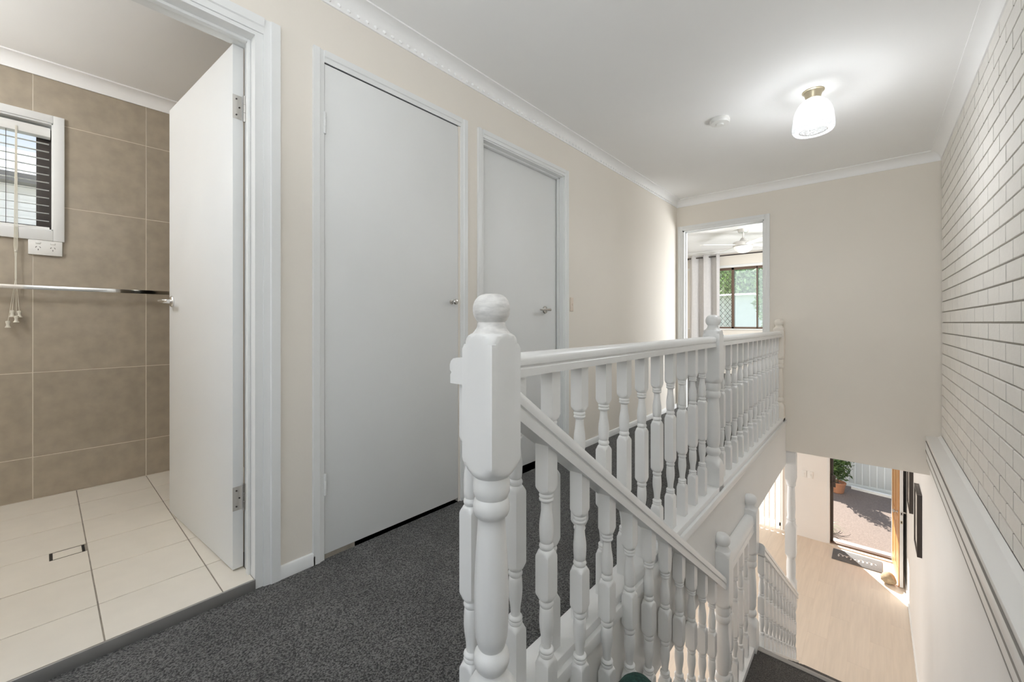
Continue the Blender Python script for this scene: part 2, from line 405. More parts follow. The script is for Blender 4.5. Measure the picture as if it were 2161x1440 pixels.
# door 2 (linen cupboard): leaf flush with the wall, knob right, hinges left
d2 = empty('door_2', (XL, 1.133, FL)); struct(d2, 'closed flush white cupboard door with a small round knob', 'door')
casing(d2, 'X', XL, D2[0] - 0.002, D2[1] + 0.014, D2[3], 0.046, 0.014, FL)
jm = MB(); jm.box(XLI, XL + 0.002, D2[0] - 0.012, D2[0] - 0.002, FL, D2[3]); jm.box(XLI, XL - 0.001, D2[1] + 0.004, D2[1] + 0.014, FL, D2[3]); jm.box(XLI, XL + 0.001, D2[0] - 0.012, D2[1] + 0.014, D2[3], D2[3] + 0.010)
jm.box(XLI, XL - 0.045, D2[1] - 0.02, D2[1] + 0.004, FL, D2[3]); jm.box(XLI, XL - 0.045, D2[0] - 0.002, D2[0] + 0.02, FL, D2[3])
jm.build('jamb', 'trim_white', d2)
leaf = MB().box(XL - 0.035, XL + 0.001, D2[0] + 0.0015, D2[1] - 0.002, FL + 0.020, D2[3] - 0.004).build('door_leaf', 'door_white', d2, bevel=0.0012)
kb = MB().lathe([(0.013, 0), (0.013, 0.003), (0.0065, 0.006), (0.006, 0.018), (0.010, 0.022), (0.0150, 0.030), (0.0155, 0.037), (0.012, 0.043), (0.004, 0.046)], (XL + 0.001, 1.452, 1.083), 20, 'X').build('knob', 'satin_metal', leaf)
for z in (1.80, 0.30):
    MB().lathe([(0.005, -0.045), (0.006, -0.044), (0.006, -0.016), (0.005, -0.015), (0.006, -0.014), (0.006, 0.014), (0.005, 0.015), (0.006, 0.016), (0.006, 0.044), (0.005, 0.045)], (XL + 0.006, D2[0], z), 12).build('hinge', 'trim_white', leaf)
struct(box('wall_cupboard_back', 'wall_gap', (XLI - 0.5, XLI - 0.45, 0.72, 1.56, FL, CE)), 'dark back of the cupboard behind the closed door', 'wall')

# door 3: leaf recessed, lever handle
d3 = empty('door_3', (XL, 2.108, FL)); struct(d3, 'closed flush white door with a round rose and lever handle', 'door')
casing(d3, 'X', XL, D3[0], D3[1], D3[3], 0.044, 0.014, FL)
jm = MB()
jm.box(XLI, XL + 0.001, D3[0] - 0.0004, D3[0] + 0.008, FL, D3[3]); jm.box(XLI, XL + 0.001, D3[1] - 0.008, D3[1] + 0.0004, FL, D3[3]); jm.box(XLI, XL + 0.001, D3[0], D3[1], D3[3] - 0.008, D3[3] + 0.0004)
jm.box(XL - 0.055, XL - 0.035, D3[0] + 0.008, D3[0] + 0.018, FL, D3[3] - 0.008); jm.box(XL - 0.055, XL - 0.035, D3[1] - 0.018, D3[1] - 0.008, FL, D3[3] - 0.008); jm.box(XL - 0.055, XL - 0.035, D3[0] + 0.008, D3[1] - 0.008, D3[3] - 0.018, D3[3] - 0.008)
jm.build('jamb', 'trim_white', d3)
leaf = MB().box(XL - 0.095, XL - 0.060, D3[0] + 0.011, D3[1] - 0.011, FL + 0.018, D3[3] - 0.011).build('door_leaf', 'door_white', d3, bevel=0.0012)
def lever(loc, axis_out, along, parent, m='satin_metal'):
    """round rose with a lever; axis_out = outward normal, along = lever direction"""
    P = Vector(loc); A = Vector(axis_out); L = Vector(along)
    q = Vector((0, 0, 1)).rotation_difference(A).to_matrix().to_4x4()
    mb = MB().lathe([(0.027, 0), (0.027, 0.005), (0.024, 0.009), (0.013, 0.011), (0.010, 0.013), (0.010, 0.040), (0.0095, 0.052)], n=28)
    mb.xform(Matrix.Translation(P) @ q)
    r = mb.build('handle_rose', m, parent)
    e = P + A * 0.047
    mb = MB().tube([e - L * 0.004, e + L * 0.02, e + L * 0.06 + A * 0.003, e + L * 0.098 + A * 0.002, e + L * 0.108 - A * 0.006], [0.0095, 0.0095, 0.008, 0.0072, 0.006], 12)
    mb.build('lever', m, r)
    return r
lever((XL - 0.060, 2.372, 1.063), (1, 0, 0), (0, -1, 0), leaf)
struct(box('wall_room_back', 'wall_gap', (XLI - 0.5, XLI - 0.45, 1.6, 2.7, FL, CE)), 'dark space behind the closed middle door', 'wall')

# door 1: bathroom, leaf open into the room
d1 = empty('door_1', (XL, 0.09, FL)); struct(d1, 'open flush white bathroom door with lever handle and steel hinges', 'door')
casing(d1, 'X', XL, D1[0] - 0.012, D1[1] + 0.026, D1[3] + 0.012, 0.056, 0.016, FL)
jm = MB()
jm.box(XLI - 0.012, XL + 0.002, D1[1] - 0.0004, D1[1] + 0.026, FL, D1[3] + 0.012); jm.box(XLI - 0.012, XL + 0.002, D1[0] - 0.012, D1[0] + 0.0004, FL, D1[3] + 0.012); jm.box(XLI - 0.012, XL + 0.002, D1[0], D1[1], D1[3] - 0.0015, D1[3] + 0.012)
jm.build('jamb', 'trim_white', d1)
st = MB(); st.box(XL - 0.068, XL - 0.045, D1[1] - 0.011, D1[1] - 0.0004, FL, D1[3]); st.box(XL - 0.068, XL - 0.045, D1[0], D1[1] - 0.011, D1[3] - 0.011, D1[3])
st.build('door_stop', 'trim_white', d1, bevel=0.002)
HX, HY = -1.826, 0.506; LA = R(4.2); LW = 0.815
def leafM(): return Matrix.Translation((HX, HY, 0)) @ Matrix.Rotation(R(180) + LA, 4, 'Z')
# leaf local: x along the leaf from the hinge, +y = towards -Y world (visible face), thickness 35 mm
mb = MB().box(0, LW, 0, 0.036, 0.032, 2.030); mb.xform(leafM())
leaf = mb.build('door_leaf', 'door_white', d1, bevel=0.0012)
f = leafM()
nv = (f.to_3x3() @ Vector((0, 1, 0))); av = (f.to_3x3() @ Vector((-1, 0, 0)))
lever(f @ Vector((LW - 0.055, 0.036, 1.075)), nv, -av * 0.2 + Vector((-0.3, -0.93, 0)) * 0.0 + av, leaf, 'chrome')
for z in (1.795, 0.30):
    h = MB().box(-0.0018, 0.0006, 0.006, 0.036, z - 0.045, z + 0.045); h.xform(leafM()); hp = h.build('hinge', 'satin_metal', leaf)
    k = MB().lathe([(0.0062, z - 0.05), (0.0062, z - 0.017), (0.005, z - 0.016), (0.0062, z - 0.015), (0.0062, z + 0.015), (0.005, z + 0.016), (0.0062, z + 0.017), (0.0062, z + 0.05)], n=12)
    k.xform(leafM() @ Matrix.Translation((-0.005, -0.003, 0))); k.build('hinge_pin', 'satin_metal', hp)
    sc_ = MB()
    for dz in (-0.03, 0.0, 0.03): sc_.lathe([(0.003, -0.001), (0.003, 0.0012)], (-0.0025, 0.024 if dz else 0.014, z + dz), 8, 'X')
    sc_.xform(leafM()); sc_.build('screw', 'dark_frame', hp)

# far doorway: open frame only
d4 = empty('door_4', (-1.235, YF, FL)); struct(d4, 'open white framed doorway into the bright bedroom', 'door')
casing(d4, 'Y', YF, -1.645, -0.836, 2.024, 0.050, 0.014, FL)
jm = MB(); jm.box(-1.646, -1.628, YF - 0.001, YFB + 0.001, FL, 2.024); jm.box(-0.846, -0.836, YF - 0.001, YFB + 0.001, FL, 2.024); jm.box(-1.646, -0.836, YF - 0.001, YFB + 0.001, 2.012, 2.024)
jm.box(-1.628, -1.618, YF + 0.04, YF + 0.06, FL, 2.012); jm.box(-0.856, -0.846, YF + 0.04, YF + 0.06, FL, 2.012); jm.box(-1.628, -0.846, YF + 0.04, YF + 0.06, 2.002, 2.012)
jm.build('jamb', 'trim_white', d4)

# ------------------------------------------------------------------ bathroom
bf = struct(box('floor_bathroom', 'floor_grout', (XB - 0.1, XL + 0.0, -1.3, 0.9, -0.2, ZB - 0.0025)), 'square ivory tiled bathroom floor', 'floor')
TX = [-1.955 - 0.29 * k for k in range(0, 6)]; TY = [0.118 + 0.296 * k for k in range(-4, 4)]
xe = [XL + 0.004] + TX[:5] + [XB]
tcache = {}
def tile(name, m, dims, loc, parent, bev=0.0012):
    key = (name, m) + tuple(round(q, 3) for q in dims)
    if key not in tcache:
        dx, dy, dz = dims
        tcache[key] = MB().box(-dx / 2, dx / 2, -dy / 2, dy / 2, 0, dz).mesh(name, m, bevel=bev, smooth=False)
    return place(name, tcache[key], loc, parent)
DRX = (-2.532, -2.450); DRY = (0.011, 0.112)
for i in range(len(xe) - 1):
    x1, x0 = xe[i], xe[i + 1]
    for j in range(len(TY) - 1):
        y0, y1 = TY[j], TY[j + 1]
        if y1 < -1.3 or y0 > 0.85: continue
        if XL - 0.01 < x1 and (y1 < D1[0] or y0 > D1[1] + 0.1): continue
        if x1 > XL - 0.02: y0 = max(y0, D1[0] + 0.002); y1 = min(y1, D1[1] - 0.001)
        if y1 - y0 < 0.02: continue
        if abs(x1 + 2.245) < 0.15 and abs(x0 + 2.535) < 0.02 and y0 < 0.05 < y1:   # tile cut out for the drain
            mb = MB(); g = 0.002
            mb.box(DRX[1], x1 - g, y0 + g, y1 - g, 0, 0.010); mb.box(x0 + g, DRX[1], y0 + g, DRY[0], 0, 0.010); 
            mb.v = [Vector((v.x, v.y, v.z + ZB - 0.010)) for v in mb.v]
            mb.build('floor_tile', 'floor_tile', bf, smooth=False); continue
        tile('floor_tile', 'floor_tile', (x1 - x0 - 0.004, y1 - y0 - 0.004, 0.010), ((x0 + x1) / 2, (y0 + y1) / 2, ZB - 0.010), bf)
struct(box('trim_5', 'nosing', (XL - 0.002, XL + 0.008, D1[0], D1[1], FL - 0.002, ZB + 0.001), bevel=0.001), 'dark grey metal edge strip under the bathroom tiles', 'trim')
dr = empty('floor_drain', ((DRX[0] + DRX[1]) / 2, (DRY[0] + DRY[1]) / 2, ZB)); tag(dr, 'small rectangular tile insert drain with black slots in the bathroom floor', 'drain')
mb = MB().box(DRX[0] + 0.001, DRX[1] - 0.001, DRY[0] + 0.001, DRY[1] - 0.001, ZB - 0.0024, ZB - 0.0014); mb.build('drain_slot', 'black', dr)
MB().box(DRX[0] + 0.007, DRX[1] - 0.007, DRY[0] + 0.010, DRY[1] - 0.010, ZB - 0.0014, ZB - 0.0002).build('tile_insert', 'floor_tile', dr)

WB = (-1.0, 0.030, 1.474, 2.061)        # bathroom window opening (y0,y1,z0,z1)
bw = wall_boxes('X', XB - 0.14, XB, -1.3, 0.9, -0.2, CE, [WB])
wall_bath = struct(bw.build('wall_bathroom', 'wall_grout'), 'bathroom wall of large taupe tiles with pale grout and a small window', 'wall')
TZ = [0.2506 + 0.4535 * k for k in range(-1, 6)]
TWY = [0.413 + 0.456 * k for k in range(-4, 2)]
def clip_tiles(y0, y1, z0, z1):
    # split a tile around the window trim opening
    o = (WB[0] - 0.044, WB[1] + 0.042, WB[2] - 0.058, WB[3] + 0.040)
    if y1 <= o[0] or y0 >= o[1] or z1 <= o[2] or z0 >= o[3]: return [(y0, y1, z0, z1)]
    out = []
    if y0 < o[0]: out.append((y0, o[0], z0, z1))
    if y1 > o[1]: out.append((o[1], y1, z0, z1))
    a, b = max(y0, o[0]), min(y1, o[1])
    if z0 < o[2]: out.append((a, b, z0, o[2]))
    if z1 > o[3]: out.append((a, b, o[3], z1))
    return out
for i in range(len(TZ) - 1):
    for j in range(len(TWY) - 1):
        z0, z1 = max(TZ[i], ZB), min(TZ[i + 1], CE - 0.03); y0, y1 = TWY[j], min(TWY[j + 1], 0.85)
        if y1 < -1.3 or z1 - z0 < 0.03: continue
        cl_ = clip_tiles(y0 + 0.002, y1 - 0.002, z0 + 0.002, z1 - 0.002)
        if len(cl_) == 1 and cl_[0] == (y0 + 0.002, y1 - 0.002, z0 + 0.002, z1 - 0.002):
            tile('wall_tile', 'wall_tile', (0.010, y1 - y0 - 0.004, z1 - z0 - 0.004), (XB - 0.0038, (y0 + y1) / 2, z0 + 0.002), wall_bath)
        elif cl_:
            mb = MB()
            for (a, b, p, q) in cl_: mb.box(XB - 0.005, XB + 0.0012, a, b, p, q)
            mb.build('wall_tile', 'wall_tile', wall_bath, smooth=False)
struct(box('wall_bathroom_side', 'wall_tile', (XB - 0.1, XLI, 0.86, 0.95, -0.2, CE)), 'taupe tiled bathroom side wall behind the open door', 'wall')
struct(box('wall_bathroom_near', 'wall_tile', (XB - 0.1, XLI, -1.4, -1.3, -0.2, CE)), 'taupe tiled bathroom wall out of view', 'wall')
struct(box('ceiling_bathroom', 'ceiling_white', (XB - 0.14, XLI, -1.4, 0.95, CE, CE + 0.1)), 'white bathroom ceiling', 'ceiling')
struct(MB().prism(CV, (XB + 0.005, -1.3, CE), (XB + 0.005, 0.86, CE), (1, 0, 0), (0, 0, 1)).build('trim_6', 'ceiling_white'), 'white cove cornice above the bathroom tiles', 'trim')
lamp('bathroom_fill', 'POINT', (-2.55, -0.85, CE - 0.35), 25, (0.95, 0.97, 1.0), shadow_soft_size=0.12)  # point light added to lift the bathroom, without a fixture

# bathroom window, blind
w1 = empty('window_1', (XB, -0.45, WB[2])); struct(w1, 'small white trimmed bathroom window with a dark sliding frame', 'window')
fr = MB(); y0, y1, z0, z1 = WB
for a, b, p, q in ((y0 - 0.044, y0, z0 - 0.058, z1 + 0.04), (y1, y1 + 0.042, z0 - 0.058, z1 + 0.04), (y0, y1, z1, z1 + 0.04), (y0, y1, z0 - 0.058, z0)):
    MB().box(XB - 0.002, XB + 0.018, a, b, p, q).build('architrave', 'trim_white', w1, bevel=0.002)
rv = MB(); rv.box(XB - 0.14, XB + 0.002, y0 - 0.001, y0 + 0.006, z0, z1); rv.box(XB - 0.14, XB + 0.002, y1 - 0.006, y1 + 0.001, z0, z1); rv.box(XB - 0.14, XB + 0.002, y0, y1, z1 - 0.006, z1 + 0.001); rv.box(XB - 0.14, XB + 0.002, y0, y1, z0 - 0.001, z0 + 0.006)
rv.build('reveal', 'gloss_white', w1)
sf = MB(); X0, X1 = XB - 0.13, XB - 0.095
sf.box(X0, X1, y0 + 0.006, y0 + 0.05, z0 + 0.006, z1 - 0.006); sf.box(X0, X1, y1 - 0.062, y1 - 0.006, z0 + 0.006, z1 - 0.006); sf.box(X0, X1, y0 + 0.05, y1 - 0.062, z1 - 0.04, z1 - 0.006); sf.box(X0, X1, y0 + 0.05, y1 - 0.062, z0 + 0.006, z0 + 0.036); sf.box(X0, X1, -0.49, -0.45, z0 + 0.036, z1 - 0.04)
sf.build('sash_frame', 'dark_frame', w1, bevel=0.002)
MB().box(X0 + 0.012, X0 + 0.016, y0 + 0.05, -0.49, z0 + 0.036, z1 - 0.04).build('pane', 'glass', w1); MB().box(X0 + 0.012, X0 + 0.016, -0.45, y1 - 0.062, z0 + 0.036, z1 - 0.04).build('pane', 'glass', w1)
vb = empty('venetian_blind', (XB - 0.045, -0.45, z0)); tag(vb, 'open white venetian blind with pull cords in the bathroom window', 'blind')
MB().box(XB - 0.07, XB - 0.015, y0 + 0.012, y1 - 0.010, z1 - 0.072, z1 - 0.022).build('head_rail', 'plastic_white', vb, bevel=0.002)
sl = MB()
n_ = 8; 
prof = []
for i in range(n_ + 1):
    u = -0.012 + 0.024 * i / n_; prof.append((u, 0.0012 - 8.0 * u * u))
poly = prof + [(a, b - 0.0007) for a, b in prof[::-1]]
Ls = (y1 - 0.013) - (y0 + 0.016)
smesh = MB().prism(poly, (0, -Ls / 2, 0), (0, Ls / 2, 0), (1, 0, 0), (0, 0, 1)).mesh('slat', 'plastic_white')
k = 0; zz = z1 - 0.105
while zz > z0 + 0.03:
    place('slat', smesh, (XB - 0.043, (y0 + y1) / 2, zz), vb); zz -= 0.0425; k += 1
MB().box(XB - 0.056, XB - 0.030, y0 + 0.016, y1 - 0.013, z0 + 0.010, z0 + 0.022).build('bottom_rail', 'plastic_white', vb, bevel=0.002)
for yy in (-0.135, -0.62):
    MB().tube([(XB - 0.030, yy, z1 - 0.07), (XB - 0.030, yy, z0 + 0.02)], 0.0012, 6).build('ladder_cord', 'dark_frame', vb)
cyy = -0.100; cx = XB + 0.026
cm = MB()
for dy in (-0.006, -0.002, 0.002, 0.006):
    cm.tube([(XB - 0.012, cyy + dy * 0.4, z1 - 0.05), (cx, cyy + dy, z0 - 0.10), (cx, cyy + dy * 0.35, z0 - 0.16), (cx, cyy + dy * 0.4, 1.20)], 0.0013, 6)
tips = [(-0.026, 0.945), (-0.012, 1.000), (0.002, 0.972), (0.012, 0.998)]
for i, (dy, zt) in enumerate(tips):
    cm.tube([(cx, cyy + (-0.0015 + i * 0.001), 1.20), (cx + 0.003 * (i % 2), cyy + dy, zt + 0.03)], 0.0011, 6)
cd = cm.build('pull_cord', 'cord_cream', vb)
MB().lathe([(0.004, -0.006), (0.006, -0.003), (0.006, 0.003), (0.004, 0.006)], (cx, cyy, 1.345), 10).build('cord_clip', 'cord_cream', cd)
tmesh = MB().lathe([(0.003, 0.036), (0.0085, 0.034), (0.009, 0.029), (0.0062, 0.018), (0.0075, 0.008), (0.011, 0.003), (0.010, 0.0), (0.002, 0.0)], n=14).mesh('cord_tassel', 'cord_cream')
for i, (dy, zt) in enumerate(tips): place('cord_tassel', tmesh, (cx + 0.003 * (i % 2) + (0.012 if i == 2 else 0), cyy + dy, zt), cd)

# power outlet under the window
po = empty('power_outlet', (XB + 0.005, 0.0025, 1.34)); tag(po, 'white double power outlet below the bathroom window', 'power outlet')
pl = MB().box(XB + 0.005, XB + 0.016, -0.059, 0.064, 1.336, 1.4155).build('outlet_plate', 'plastic_white', po, bevel=0.0025)
for yc in (-0.024, 0.029):
    MB().box(XB + 0.016, XB + 0.0195, yc - 0.009, yc + 0.009, 1.3955, 1.4055).build('rocker_switch', 'plastic_white', pl, bevel=0.002)
    s_ = MB()
    for dy, dz, ang in ((-0.0072, 0.004, -32), (0.0072, 0.004, 32), (0, -0.009, 0)):
        q = MB().box(-0.0006, 0.0004, -0.0011, 0.0011, -0.004, 0.004)
        q.xform(Matrix.Translation((XB + 0.0163, yc + dy, 1.373 + dz)) @ Matrix.Rotation(R(ang), 4, 'X')); s_.add(q.v, q.f)
    s_.build('socket_pins', 'black', pl)

# towel rail
tr = empty('towel_rail', (XB, 0.2, 1.15)); tag(tr, 'flat chrome towel rail across the taupe bathroom tiles', 'towel rail')
MB().box(XB + 0.055, XB + 0.067, -0.36, 0.60, 1.146, 1.168).build('rail_bar', 'chrome', tr, bevel=0.0015)
for yy in (-0.33, 0.57):
    MB().box(XB + 0.003, XB + 0.056, yy - 0.011, yy + 0.011, 1.147, 1.167).build('rail_bracket', 'chrome', tr, bevel=0.0015)

# ------------------------------------------------------------------ hall fittings
ls = empty('light_switch', (XL, 2.628, 1.085)); tag(ls, 'narrow cream light switch beside the lever handled door', 'light switch')
p_ = MB().box(XL, XL + 0.008, 2.606, 2.645, 1.058, 1.160).build('switch_plate', 'switch_cream', ls, bevel=0.002)
MB().box(XL + 0.008, XL + 0.0125, 2.621, 2.631, 1.100, 1.116).build('switch_toggle', 'switch_cream', p_, bevel=0.0015)

sd = empty('smoke_detector', (-0.793, 3.065, CE)); tag(sd, 'round white smoke detector on the hall ceiling', 'smoke detector')
b_ = MB().lathe([(0.060, CE), (0.060, CE - 0.006), (0.063, CE - 0.008), (0.063, CE - 0.020), (0.056, CE - 0.030), (0.030, CE - 0.034), (0.0005, CE - 0.034)], (-0.793, 3.065, 0), 36).build('detector_body', 'plastic_white', sd)
MB().lathe([(0.024, CE - 0.034), (0.024, CE - 0.039), (0.020, CE - 0.043), (0.0005, CE - 0.043)], (-0.793, 3.065, 0), 28).build('detector_cap', 'plastic_white', b_)

# ceiling lamp: brass rose, bell shade of fine mesh, glowing bulb
LX, LY = -0.273, 3.067
cl2 = empty('ceiling_light', (LX, LY, CE)); tag(cl2, 'lit bell shaped silver mesh ceiling lamp with a brass base', 'ceiling lamp')
MB().lathe([(0.056, CE), (0.056, CE - 0.004), (0.050, CE - 0.007), (0.044, CE - 0.018), (0.038, CE - 0.040), (0.034, CE - 0.048), (0.0005, CE - 0.048)], (LX, LY, 0), 32).build('ceiling_rose', 'brass_pale', cl2)
sp = [(0.036, -0.046), (0.052, -0.056), (0.074, -0.078), (0.090, -0.108), (0.099, -0.140), (0.104, -0.180), (0.107, -0.215), (0.106, -0.232), (0.098, -0.244), (0.084, -0.247), (0.072, -0.243), (0.0705, -0.238)]
MB().lathe([(r_, CE + h) for r_, h in sp], (LX, LY, 0), 48, cap=False).build('lamp_shade', 'shade_mesh', cl2)
MB().lathe([(0.069, CE - 0.243), (0.073, CE - 0.241), (0.073, CE - 0.237), (0.069, CE - 0.236)], (LX, LY, 0), 40, cap=False).build('shade_ring', 'satin_metal', cl2)
MB().lathe([(0.012, -0.052), (0.014, -0.075), (0.026, -0.092), (0.032, -0.112), (0.030, -0.132), (0.018, -0.146), (0.001, -0.150)], (LX, LY, CE), 24).build('bulb', 'bulb_glow', cl2)
lamp('ceiling_lamp_glow', 'POINT', (LX, LY, CE - 0.16), 0.35, (0.93, 0.97, 1.0), shadow_soft_size=0.03)
lamp('ceiling_lamp_downlight', 'POINT', (LX, LY, CE - 0.42), 7.0, (0.94, 0.97, 1.0), shadow_soft_size=0.07)
lamp('ceiling_lamp_spread', 'SPOT', (LX, LY, CE - 0.27), 17, (0.94, 0.97, 1.0), (LX, LY, 0), shadow_soft_size=0.03, spot_size=R(178), spot_blend=1.0)

# ------------------------------------------------------------------ stair geometry
RI = 0.1725; TRD = 0.2426; Y0 = 0.68; SL = RI / TRD
stair = empty('staircase', (-0.12, 2.4, ZD)); struct(stair, 'carpeted straight staircase with a middle landing beside the brick wall', 'staircase')
SX0, SX1 = -0.60, XR
def tread(ya, yb, z, m='stair_carpet', nose=0.022):
    mb = MB().box(SX0, SX1, ya - nose, yb, z - 0.03, z); o = mb.build('tread', m, stair, bevel=0.008)
    MB().box(SX0, SX1, ya, ya + 0.02, z - RI, z - 0.03).build('riser', m, o)
    return o
for k in range(1, 7): tread(Y0 + (k - 1) * TRD, Y0 + k * TRD, FL - RI * k)
ZL = FL - RI * 7; YL0 = Y0 + 6 * TRD; YL1 = 3.172
ln = MB().box(SX0, SX1, YL0 - 0.02, YL1, ZL - 0.16, ZL).build('landing', 'stair_carpet', stair, bevel=0.006)
MB().box(SX0, SX1, YL0, YL0 + 0.02, ZL - RI, ZL - 0.02).build('riser', 'stair_carpet', stair)
MB().box(SX0 + 0.004, SX1, YL1 - 0.030, YL1 + 0.008, ZL - 0.012, ZL + 0.006).build('nosing_strip', 'nosing', ln, bevel=0.002)
SL2 = 0.668
n2 = 9; RI2 = (ZL - ZD) / n2; TR2 = RI2 / SL2
for k in range(1, n2): 
    mb = MB().box(SX0 + 0.05, SX1, YL1 + (k - 1) * TR2 - 0.02, YL1 + k * TR2, ZL - RI2 * k - 0.03, ZL - RI2 * k); o = mb.build('tread', 'stair_carpet', stair, bevel=0.008)
    MB().box(SX0 + 0.05, SX1, YL1 + k * TR2 - 0.02, YL1 + k * TR2, ZL - RI2 * (k + 1), ZL - RI2 * k - 0.03).build('riser', 'stair_carpet', o)
def slope_board(xa, xb, ya, yb, za, zb, h, name, m, parent):
    mb = MB(); vs = [(xa, ya, za - h), (xb, ya, za - h), (xb, yb, zb - h), (xa, yb, zb - h), (xa, ya, za), (xb, ya, za), (xb, yb, zb), (xa, yb, zb)]
    mb.add(vs, [(0, 3, 2, 1), (4, 5, 6, 7), (0, 1, 5, 4), (1, 2, 6, 5), (2, 3, 7, 6), (3, 0, 4, 7)])
    return mb.build(name, m, parent, bevel=0.002)
def s1(y): return -0.015 - SL * (y - 0.842)                # string top, upper flight
slope_board(-0.648, -0.60, 0.69, 2.425, s1(0.69), s1(2.425), 0.30, 'stringer', 'gloss_white', stair)
def s2(y): return -1.215 - SL2 * (y - 3.19)
slope_board(-0.612, -0.548, 3.195, 4.88, s2(3.195), s2(4.88), 0.24, 'stringer', 'gloss_white', stair)
MB().box(-0.66, -0.59, 2.505, 3.105, ZL - 0.16, -1.185).build('landing_kerb', 'gloss_white', stair, bevel=0.003)

# ------------------------------------------------------------------ balustrades
def half_profile(mid, vase, blk):
    """radius profile from the middle of the centre block upwards (h from 0)"""
    S = 0.0300; p = [(S, 0), (S, mid - 0.022)]
    for i in range(1, 6):
        a = i / 5; p.append((S - (S - 0.0175) * (a ** 1.6), mid - 0.022 + 0.022 * a))
    p += [(0.0150, mid + 0.001), (0.0176, mid + 0.004), (0.0190, mid + 0.009), (0.0176, mid + 0.014), (0.0150, mid + 0.018)]
    v0 = mid + 0.020
    for i in range(0, 11):
        a = i / 10
        r = 0.0150 + 0.0035 * math.sin(math.pi * min(1, a / 0.55) * 0.5) if a < 0.275 else None
        r = 0.0158 + 0.0027 * math.sin(math.pi * min(1.0, a * 1.15 + 0.12)) - 0.0036 * max(0, a - 0.45) / 0.55
        p.append((r, v0 + vase * a))
    v1 = v0 + vase
    p += [(0.0150, v1 + 0.002), (0.0182, v1 + 0.005), (0.0190, v1 + 0.008), (0.0178, v1 + 0.011), (0.0156, v1 + 0.0125), (0.0178, v1 + 0.014), (0.0190, v1 + 0.018), (0.0182, v1 + 0.021), (0.0165, v1 + 0.023)]
    b0 = v1 + 0.024
    for i in range(0, 6):
        a = i / 5; p.append((0.0175 + (S - 0.0175) * (1 - (1 - a) ** 1.6), b0 + 0.022 * a))
    p.append((S, b0 + blk))
    return p
def baluster_mesh(mid, vase, top_blk, bot_blk):
    up = half_profile(mid, vase, top_blk); dn = half_profile(mid, vase, bot_blk)
    prof = [(r_, -h) for r_, h in dn[::-1]][:-1] + up
    return MB().turned(prof, 0.0200, 24).mesh('baluster', 'gloss_white', angle=38)
BAL_UP = baluster_mesh(0.109, 0.098, 0.148, 0.165)     # centre at 0.440 above the floor, long middle block
BAL_ST = baluster_mesh(0.0635, 0.100, 0.130, 0.170)    # stair balusters, short middle block

def newel_profile():
    S = 0.066; p = [(S, -0.055), (S, 0.150)]
    for i in range(1, 7):
        a = i / 6; p.append((S - (S - 0.036) * (a ** 1.5), 0.150 + 0.055 * a))
    for i in range(1, 9):                                  # ball above the base
        a = math.pi * (0.16 + 0.70 * i / 9); p.append((0.0395 * math.sin(a) ** 0.8, 0.243 - 0.032 * math.cos(a)))
    p += [(0.0300, 0.272)]
    for i in range(1, 15):                                 # long vase
        a = i / 14; p.append((0.0305 + 0.0095 * math.sin(math.pi * min(1, a * 0.9 + 0.1)) * (1 - 0.45 * a) - 0.001 * a, 0.272 + 0.276 * a))
    p += [(0.0322, 0.553), (0.0365, 0.557), (0.0395, 0.566), (0.0400, 0.576), (0.0385, 0.586), (0.0355, 0.594), (0.0370, 0.598), (0.0398, 0.606), (0.0405, 0.618), (0.0395, 0.630), (0.0375, 0.640)]
    for i in range(0, 7):
        a = i / 6; p.append((0.0400 + (S - 0.0400) * (1 - (1 - a) ** 1.7), 0.642 + 0.046 * a))
    p += [(S, 0.916), (0.0615, 0.9195), (0.0590, 0.9255), (0.0560, 0.9265), (0.0560, 0.9300), (0.0545, 0.9370), (0.0505, 0.9435), (0.0440, 0.9480), (0.0400, 0.9490)]
    return p
def finial_profile():
    p = [(0.0425, 0.9480), (0.0375, 0.953), (0.0335, 0.959), (0.0310, 0.965), (0.0300, 0.9700)]
    for i in range(0, 15):
        a = math.pi * (0.20 + 0.73 * i / 14); p.append((0.0408 * math.sin(a) ** 0.66, 1.0005 - 0.0345 * math.cos(a)))
    p.append((0.0005, 1.0335))
    return p
NEW = {}
for m_ in ('gloss_white', 'cream_wall'):
    NEW[m_] = (MB().turned(newel_profile(), 0.045, 40).mesh('newel_post', m_, angle=38), MB().lathe(finial_profile(), n=36).mesh('finial', m_, angle=40))
def newel(x, y, z, parent, m='gloss_white'):
    o = place('newel_post', NEW[m][0], (x, y, z), parent); place('finial', NEW[m][1], (x, y, z), o); return o
RP = [(-0.030, 0), (-0.030, 0.020), (-0.0265, 0.0235), (-0.0265, 0.0265), (-0.031, 0.030), (-0.0315, 0.042), (-0.028, 0.051), (-0.020, 0.057), (-0.008, 0.0595)]
RP = RP + [(-a, b) for a, b in RP[::-1]]
def rail(x, ya, yb, za, zb, zs, parent, ws=1.0, m='gloss_white'):
    pr = [(a * ws, b * zs) for a, b in RP]
    return MB().prism(pr, (x, ya, za), (x, yb, zb), (1, 0, 0), (0, 0, 1)).build('handrail', m, parent)

